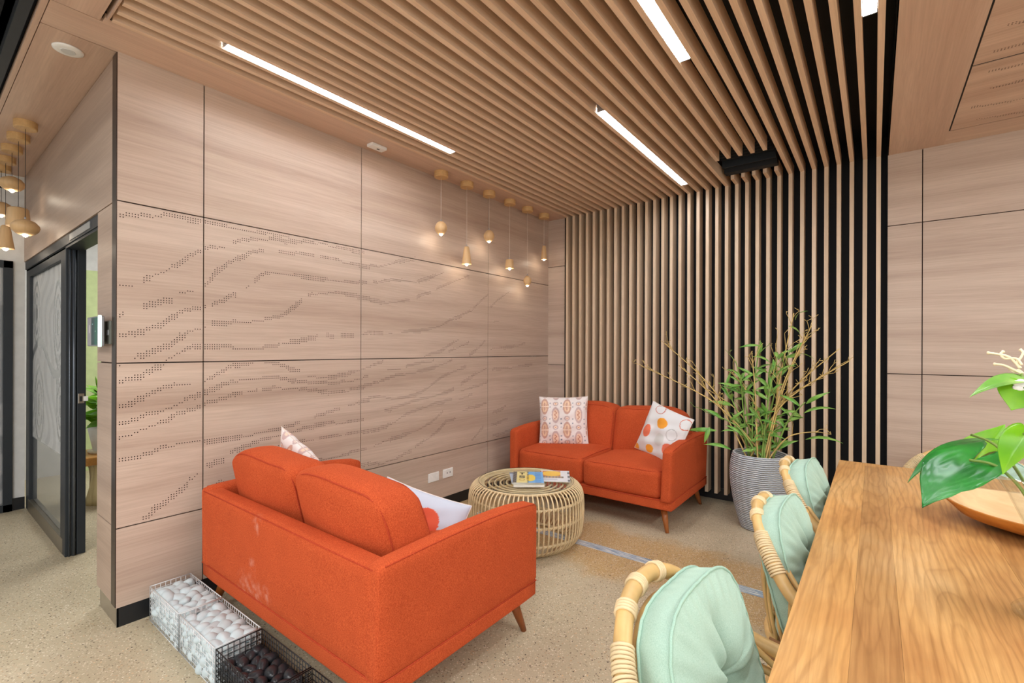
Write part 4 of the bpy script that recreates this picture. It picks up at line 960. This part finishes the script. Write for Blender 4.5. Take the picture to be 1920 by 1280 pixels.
# curly cream blossom
r = thing('flower_stem', 'curly cream blossom at the right edge above the leaves', 'flower', (VX, VY, .80)); f = Vector((VX, VY, .80))
tip = RP(1915, 700, 1.64) - f
obj('stalk', TB(spline([(0, 0, 0), (0.0, 0, .2), (tip.x * .6, tip.y * .6, tip.z * .6), tip], 6), .0028, seg=7), M['stem'], r, smooth=True)
M['petal'] = plain('cream_petal', (248, 232, 196), .6); M['petalw'] = plain('white_petal', (244, 242, 238), .6)
for pts in ([(1915, 700), (1895, 690), (1880, 684), (1862, 682)], [(1912, 690), (1900, 676), (1890, 668), (1872, 664), (1850, 661)], [(1916, 684), (1905, 672), (1884, 672), (1876, 664), (1882, 658)], [(1914, 690), (1906, 680), (1914, 670), (1918, 660), (1912, 655)], [(1918, 700), (1910, 694), (1900, 697), (1893, 690)]):
    k = [RP(u, v, 1.64 + .004 * i) - f for i, (u, v) in enumerate(pts)]
    s = spline(k, 5); obj('petal', TB(s, [.0028] * (len(s) - 2) + [.0042, .003], seg=6), M['petal'], r, smooth=True)
for i in range(5):
    c = RP(1912 + 3 * math.cos(i * 1.26) * 2, 722 + 7 * math.sin(i * 1.26), 1.6) - f; bm = bmesh.new(); bmesh.ops.create_uvsphere(bm, u_segments=8, v_segments=6, radius=.0065)
    for v in bm.verts: v.co = Vector((v.co.x * 1.3, v.co.y * .5, v.co.z)) + c
    obj('small_bloom', bm, M['petalw'], r, smooth=True)

# ---------------------------------------------------------------- potted bamboo
pt = thing('potted_bamboo', 'tall green and dry yellow bamboo in a ribbed grey planter by the batten wall', 'potted plant', (-.69, 4.0, 0))
def potmat():
    t = NT('ribbed_grey_pot'); wv = t.n.new('ShaderNodeTexWave'); wv.bands_direction = 'Z'; wv.inputs['Scale'].default_value = 22; wv.inputs['Distortion'].default_value = 2.2; wv.inputs['Detail'].default_value = 2; wv.inputs['Detail Scale'].default_value = 1.2
    t.ln(t.coord(), 'Vector', wv, 'Vector'); r = t.ramp(wv, 'Fac', [(.12, s2l((128, 134, 142))), (.45, s2l((208, 211, 214)))]); t.col(r, 'Color'); t.b.inputs['Roughness'].default_value = .7; t.bump(wv, 'Fac', .9, .008); return t.m
pp = spline([(.135, 0, 0), (.165, 0, .10), (.195, 0, .24), (.212, 0, .38), (.208, 0, .48), (.192, 0, .56)], 5)
obj('planter', lathe([(0, 0)] + [(p.x, p.z) for p in pp] + [(.186, .565), (.172, .562), (.168, .50), (0, .50)], 56), potmat(), pt, smooth=True)
bm = lathe([(0, .525), (.08, .528), (.171, .512)], 32); obj('soil', bm, M['soil'], pt, smooth=True)
M['cane_y'] = plain('dry_yellow_cane', (206, 176, 108), .55, var=.2); M['cane_g'] = plain('green_cane', (132, 164, 78), .5, var=.2)
rb = random.Random(21); leaves_V = []; leaves_F = []
def add_leaf(base, d, L, w):
    d = Vector(d).normalized(); n = Vector((rb.uniform(-.5, .5), rb.uniform(-.9, -.2), rb.uniform(.2, 1)))
    V, Fc = leaf_mesh(base, Vector(base) + d * L, w, n, droop=.10, cordate=0, fold=.2, ns=7, nw=1)
    o = len(leaves_V); leaves_V.extend(V); leaves_F.extend(tuple(o + q for q in f) for f in Fc)
def cane(tip, rad, mat, twigs, name, leaf=0):
    b = Vector((rb.uniform(-.09, .09), rb.uniform(-.08, .08), .515)); tip = Vector(tip)
    mid = b.lerp(tip, .5) + Vector((b.x * .3 - tip.x * .10, 0, .07)); s = spline([b, mid, tip], 8); bm = bmesh.new(); n = len(s)
    tube(bm, s, [rad * (1 - .6 * i / n) for i in range(n)], seg=6)
    for _ in range(twigs):
        i = rb.randrange(int(n * .4), n - 1); p = s[i]; d = (s[min(i + 1, n - 1)] - s[i]).normalized(); sd = Vector((rb.uniform(-1, 1), rb.uniform(-.6, .6), rb.uniform(-.1, .9))).normalized()
        L = rb.uniform(.05, .15); q = p + (d * .8 + sd * .7).normalized() * L
        tube(bm, [p, p.lerp(q, .5) + Vector((0, 0, .008)), q], [rad * .4, rad * .3, rad * .25], seg=4)
        for __ in range(2):
            e = q + Vector((rb.uniform(-.03, .03), rb.uniform(-.02, .02), rb.uniform(0, .035))); tube(bm, [q, e], [.0012, .0022], seg=4)
    obj(name, bm, mat, pt, smooth=True)
    for _ in range(leaf):
        i = rb.randrange(int(n * .2), n); p = s[i]; a = rb.uniform(0, 2 * PI); el = rb.uniform(-.35, .8)
        add_leaf(p, (math.cos(a) * math.cos(el), math.sin(a) * math.cos(el) * .6, math.sin(el)), rb.uniform(.10, .19), rb.uniform(.010, .017))
for tip, tw in (((-.70, -.10, 1.40), 9), ((-.88, -.16, 1.21), 9), ((-.60, -.05, 1.22), 7), ((-.42, 0, 1.05), 5), ((.34, -.1, 1.52), 10), ((.22, 0, 1.62), 8), ((.50, -.1, 1.36), 9), ((.56, -.12, 1.28), 8), ((.42, -.05, 1.18), 6), ((.1, .02, 1.40), 5), ((-.06, 0, 1.34), 5), ((.38, -.08, .78), 3), ((.30, 0, 1.45), 8), ((-.2, -.02, 1.18), 5)):
    cane(tip, .0062, M['cane_y'], tw, 'dry_cane', leaf=2 if abs(tip[0]) < .3 else 0)
for tip, lf in (((0.12, -.05, 1.30), 12), ((.2, 0, 1.36), 11), ((-.12, -.06, 1.14), 12), ((-.25, 0, 1.05), 12), ((.05, .04, 1.18), 10), ((.3, -.08, .98), 9), ((-.38, -.1, .86), 7), ((.28, .04, .86), 8), ((-.05, -.1, .92), 10), ((.0, 0, 1.42), 8), ((-.18, .03, 1.26), 8)):
    cane(tip, .0075, M['cane_g'], 1, 'green_cane', leaf=lf)
for b, d, L in (((-.3, -.08, .72), (-1, 0, -.1), .24), ((-.18, -.1, .60), (-1, -.2, .1), .2), ((.30, -.08, .74), (1, 0, .0), .22), ((.28, -.1, .92), (1, 0, .25), .2), ((-.34, -.1, .74), (-.3, -.1, -1), .14)): add_leaf(b, d, L, .018)
fo = obj('foliage', (leaves_V, leaves_F), M['leaf_m'], pt, smooth=True); fo['kind'] = 'stuff'
# yellow floor sign by the wall
ys = thing('floor_sign', 'bright yellow folding sign against the wall behind the table', 'sign', (.315, 4.30, 0))
for s, nm in ((-1, 'front_panel'), (1, 'rear_panel')):
    V = [(-.15, s * .07, 0), (.15, s * .07, 0), (.10, s * .01, .60), (-.10, s * .01, .60)]; V += [(x, y + .006 * s, z) for x, y, z in V]
    obj(nm, (V, [(0, 1, 2, 3), (7, 6, 5, 4), (0, 4, 5, 1), (1, 5, 6, 2), (2, 6, 7, 3), (3, 7, 4, 0)]), M['ycard'], ys)
obj('top_handle', TB([(-.05, 0, .60), (-.04, 0, .63), (.04, 0, .63), (.05, 0, .60)], .009, seg=8), M['ycard'], ys, smooth=True)

# ---------------------------------------------------------------- pendants
def pendant(label, x, y, zl, shape, dark=False, big=1.0, group=None):
    t = thing('pendant_lamp', label, 'pendant lamp', (x, y, 0), 0, group); Zc = ZC0
    obj('ceiling_disc', lathe([(0, Zc - .046), (.052, Zc - .046), (.056, Zc - .042), (.056, Zc - .0005), (0, Zc - .0005)], 32), M['beech_l'], t, smooth=False)
    prof = {'ball': [(0, .056), (.018, .052), (.036, .038), (.046, .018), (.05, 0), (.046, -.02), (.034, -.038), (.022, -.047), (.018, -.048), (.017, -.035), (0, -.035)],
            'squash': [(0, .052), (.02, .050), (.048, .036), (.066, .014), (.069, -.002), (.062, -.022), (.044, -.040), (.026, -.048), (.022, -.048), (.02, -.034), (0, -.034)],
            'dome': [(0, .056), (.03, .053), (.052, .038), (.062, .012), (.062, -.03), (.056, -.048), (.03, -.05), (.022, -.05), (.02, -.036), (0, -.036)],
            'cone': [(0, .092), (.014, .092), (.022, .084), (.028, .05), (.034, 0), (.042, -.052), (.043, -.06), (.022, -.061), (.02, -.045), (0, -.045)],
            'slim': [(0, .082), (.014, .082), (.018, .078), (.024, .03), (.031, -.055), (.03, -.062), (.018, -.062), (.017, -.045), (0, -.045)],
            'drum': [(0, .042), (.03, .042), (.036, .036), (.042, -.036), (.041, -.044), (.02, -.045), (.018, -.03), (0, -.03)],
            'pod': [(0, .054), (.012, .053), (.034, .030), (.040, .006), (.036, -.02), (.022, -.042), (.018, -.044), (.016, -.03), (0, -.03)]}[shape]
    prof = [(r * big, z * big) for r, z in prof]; top = prof[0][1]; botz = min(z for r, z in prof)
    sh = obj('shade', lathe([(r, z + zl) for r, z in prof], 36), M['beech'], t, smooth=True); autosmooth(sh, 50)
    obj('cord', TB([(0, 0, Zc - .046), (0, 0, zl + top)], .0016, seg=6), M['cord_d' if dark else 'cord'], t, smooth=True)
    obj('cord_grip', TB([(0, 0, zl + top - .002), (0, 0, zl + top + .014)], .005, seg=10), M['alu'], t, smooth=True)
    bm = bmesh.new(); bmesh.ops.create_uvsphere(bm, u_segments=16, v_segments=10, radius=.0145 * big)
    for v in bm.verts: v.co.z += zl + botz + .001
    obj('bulb', bm, M['bulb'], t, smooth=True)
    l = bpy.data.lights.new('pendant_light', 'POINT'); l.energy = PENDANT_W; l.color = (1, .86, .68); l.shadow_soft_size = .012
    lo = bpy.data.objects.new('pendant_light', l); C.objects.link(lo); lo.parent = t; lo.location = (0, 0, zl + botz - .02)
G1 = 'wooden pendant lamps in a row along the panelled wall'; G2 = 'wooden pendant lamps over the corridor'
for lab, y, z, s in (('round wooden pendant, first of the row from the left', 2.664, 2.322, 'ball'), ('tall cone shaped wooden pendant, second in the row by the wall', 2.966, 2.135, 'cone'),
                     ('round wooden pendant in front of the dark panel seam, third in the row', 3.261, 2.372, 'ball'), ('short drum shaped wooden pendant, fourth in the row', 3.565, 2.165, 'drum'),
                     ('lowest wooden pendant with a faceted pod shape near the batten wall', 3.858, 2.035, 'pod'), ('slim tapered wooden pendant nearest the batten wall', 4.157, 2.36, 'slim')):
    pendant(lab, -2.775, y, z, s, group=G1)
for lab, x, z, s, b in (('flattened ball pendant hanging lowest over the corridor, rightmost of its row', -4.26, 2.108, 'squash', 1.0), ('drum shaped pendant half hidden behind the flattened ball pendant', -4.55, 2.222, 'drum', 1.45),
                     ('flattened ball pendant hanging highest over the corridor', -4.85, 2.508, 'squash', 1.0), ('cone shaped wooden pendant at the left edge over the corridor', -5.17, 2.160, 'cone', 1.15), ('dome pendant cut by the left edge of the picture', -5.42, 2.43, 'dome', 1.0)):
    pendant(lab, x, .485, z, s, True, b, group=G2)

# ---------------------------------------------------------------- linear ceiling lights in the batten gaps
def led(label, xg, y0, y1, group='linear lights between the ceiling battens'):
    t = thing('linear_light', label, 'ceiling light', (xg + .027, (y0 + y1) / 2, 2.76)); t['group'] = group; L = (y1 - y0) / 2; w = .0235
    obj('housing', B(-w, w, -L, L, .038, .10), M['alu'], t)
    for s in (-1, 1): obj('end_cap', B(-w, w, s * L - .003, s * L + .003, .008, .10), M['alu'], t)
    obj('diffuser', B(-w + .001, w - .001, -L + .004, L - .004, .012, .0379, bev=.004), M['led'], t)
led('long linear light nearest the panelled wall with the pendants', -2.447, .93, 2.44)
led('long linear light in the middle of the ceiling, ending at the batten wall', -1.327, 2.55, 4.12)
led('linear light entering from the top edge of the picture', -.767, .80, 2.35)
led('short bright end of a linear light by the right timber border', -.047, .95, 2.50)
# ---------------------------------------------------------------- small fittings
v = thing('air_vent', 'black slot air vent where five ceiling battens stop short', 'air vent', (-.78, 3.97, 2.80))
obj('vent_box', B(-.20, .175, -.215, .215, .09, .15), M['black'], v)
obj('vent_frame', B(-.205, .18, .16, .235, -.005, .09, bev=.002), M['black'], v); obj('vent_lip', B(-.205, .18, .10, .115, .02, .09), M['frame'], v)
for i in range(5): obj('louvre', B(-.2, .175, -.2 + i * .06, -.19 + i * .06, .06, .09), M['black'], v)
s = thing('ceiling_sensor', 'small white rectangular sensor on the timber strip left of the pendants', 'sensor', (-2.775, 2.045, ZC0))
obj('case', B(-.032, .032, -.062, .062, -.022, -.0005, bev=.004), M['white'], s); obj('indicator', B(-.006, .006, .0, .02, -.0235, -.0218), M['cord_d'], s)
s = thing('ceiling_speaker', 'round white ceiling fitting on the corridor soffit', 'ceiling fitting', (-3.063, .49, ZC0))
obj('ring', lathe([(0, -.010), (.044, -.010), (.056, -.006), (.058, -.0005), (0, -.0005)], 40), M['white'], s, smooth=True); obj('grille', lathe([(0, -.0125), (.026, -.0125), (.028, -.0100), (0, -.0100)], 32), plain('pale_grille', (206, 206, 204), .5), s)
def outlet(label, y, z, holes):
    t = thing('power_outlet', label, 'power outlet', (WX, y, z), 0, 'white plates low on the panelled wall')
    obj('plate', B(.0003, .009, -.058, .058, -.037, .037, bev=.003), M['white'], t)
    if holes:
        for dy in (-.012, .022):
            for dz in (.004,): obj('socket_hole', B(.0088, .0096, dy - .004, dy + .004, dz - .007, dz + .005), M['cord_d'], t)
        for dy in (-.03, .03): obj('rocker', B(.0088, .0115, dy - .008, dy + .008, .018, .03, bev=.001), M['white'], t)
    else:
        for dy in (-.025, .025): obj('rocker', B(.0088, .0115, dy - .010, dy + .010, -.012, .012, bev=.001), M['white'], t)
outlet('plain white wall plate low on the panelled wall, the left one of two', 2.692, .290, False); outlet('white wall plate with two dark socket holes, beside the coffee table', 2.857, .292, True)
# intercom tablet on the column
ip = thing('wall_tablet', 'small tablet with a lit white edge on the corner column by the door', 'tablet', (-3.085, .600, 1.429))
obj('case', B(-.115, .113, -.012, .010, -.072, .075, bev=.004), plain('silver_case', (150, 152, 156), .35, .4), ip)
def scr(u, v):
    if u < .42: return (150, 146, 152) if not (.45 < v < .75 and .15 < u < .3) else (200, 190, 196)
    c = (14, 60, 62)
    if abs(v - .5) < .03 and .8 < u < .86: c = (220, 250, 240)
    if abs(v - .78) < .02 and .5 < u < .6: c = (170, 220, 230)
    if u > .75: c = (10, 96, 80) if c == (14, 60, 62) else c
    return c
grid_obj('screen', lambda u, v: (-.108 + .19 * u, -.0128, -.066 + .135 * v), 40, 30, M['film'], ip, scr, smooth=False, closed_back=lambda u, v: (-.108 + .19 * u, -.0122, -.066 + .135 * v))
obj('light_strip', B(.108, .1155, -.0140, -.002, -.075, .078, bev=.001), plain('lit_strip', (222, 255, 246), emit=1.6), ip)
obj('mount', B(-.05, .05, .0098, .0375, -.05, .05), M['greyplate'], ip)
sw = thing('light_switch', 'grey switch plate beside the lit tablet on the corner column', 'switch', (-3.075, Y0, 1.425)); sw.location.x = -3.0
obj('plate', B(-.047, .047, -.012, -.0003, -.057, .057, bev=.002), M['greyplate'], sw); obj('switch_button', B(-.018, .022, -.0145, -.0118, -.014, .012, bev=.001), M['alu'], sw)
# dark bracket high on the end wall
s = thing('wall_fixture', 'small dark round fitting high on the white wall at the left edge', 'wall fitting', (-5.655, .500, 2.68))
obj('disc', TB([(0.0005, 0, 0), (.03, 0, 0)], .032, seg=20), M['black'], s, smooth=False)
# ---------------------------------------------------------------- stool and plant seen through the doorway
st = thing('trunk_stool', 'pale tree trunk stool with a thick timber slab, through the doorway', 'stool', (-5.33, 1.13, 0))
V = []; Fc = []; n = 28; lay = [(.13, 0), (.135, .05), (.125, .14), (.115, .24), (.12, .31), (.15, .375)]
for r, z in lay:
    for i in range(n): a = 2 * PI * i / n; k = r * (1 + .13 * math.sin(3 * a + z * 6) + .07 * math.sin(7 * a - z * 9)); V.append((k * math.cos(a), k * math.sin(a), z))
for l in range(len(lay) - 1):
    for i in range(n): a = l * n + i; b = l * n + (i + 1) % n; Fc.append((a, b, b + n, a + n))
Fc.append(tuple(range(n))[::-1]); Fc.append(tuple((len(lay) - 1) * n + i for i in range(n)))
obj('trunk', (V, Fc), wood('driftwood', (222, 204, 150), (150, 120, 78), 2, .7, fine=14, broad=9), st, smooth=True)
obj('slab', B(-.22, .22, -.22, .22, .3755, .445, bev=.008), wood('stool_slab', (206, 150, 78), (176, 118, 56), 0), st)
pp_ = thing('potted_plant', 'green leafy plant in a white pot on the trunk stool, through the doorway', 'potted plant', (-5.33, 1.12, .4455))
obj('saucer', lathe([(0, 0), (.13, 0), (.14, .018), (0, .018)], 28), plain('cream_saucer', (226, 210, 176), .6), pp_, smooth=True)
obj('pot', lathe([(0, .0185), (.10, .0185), (.135, .20), (.138, .235), (.128, .235), (.12, .2), (0, .2)], 32), M['white'], pp_, smooth=True)
rl = random.Random(9)
for i in range(46):
    a = rl.uniform(0, 2 * PI); r0 = rl.uniform(.02, .10); el = rl.uniform(.1, 1.3); h = rl.uniform(.24, .56)
    b = Vector((r0 * math.cos(a), r0 * math.sin(a), h)); d = Vector((math.cos(a) * math.cos(el), math.sin(a) * math.cos(el), math.sin(el) - .5)).normalized()
    V, Fc = leaf_mesh(b, b + d * rl.uniform(.13, .19), rl.uniform(.035, .052), (rl.uniform(0, 1), rl.uniform(-1, 0), rl.uniform(.2, 1)), ns=8, nw=3, cordate=.1)
    o_ = obj('leaf', (V, Fc), M['leaf_l'] if i % 3 else M['leaf_m'], pp_, smooth=True)
    obj('leaf_stalk', TB([(0, 0, .2), tuple(b)], .003, seg=5), M['stem'], o_, smooth=True)
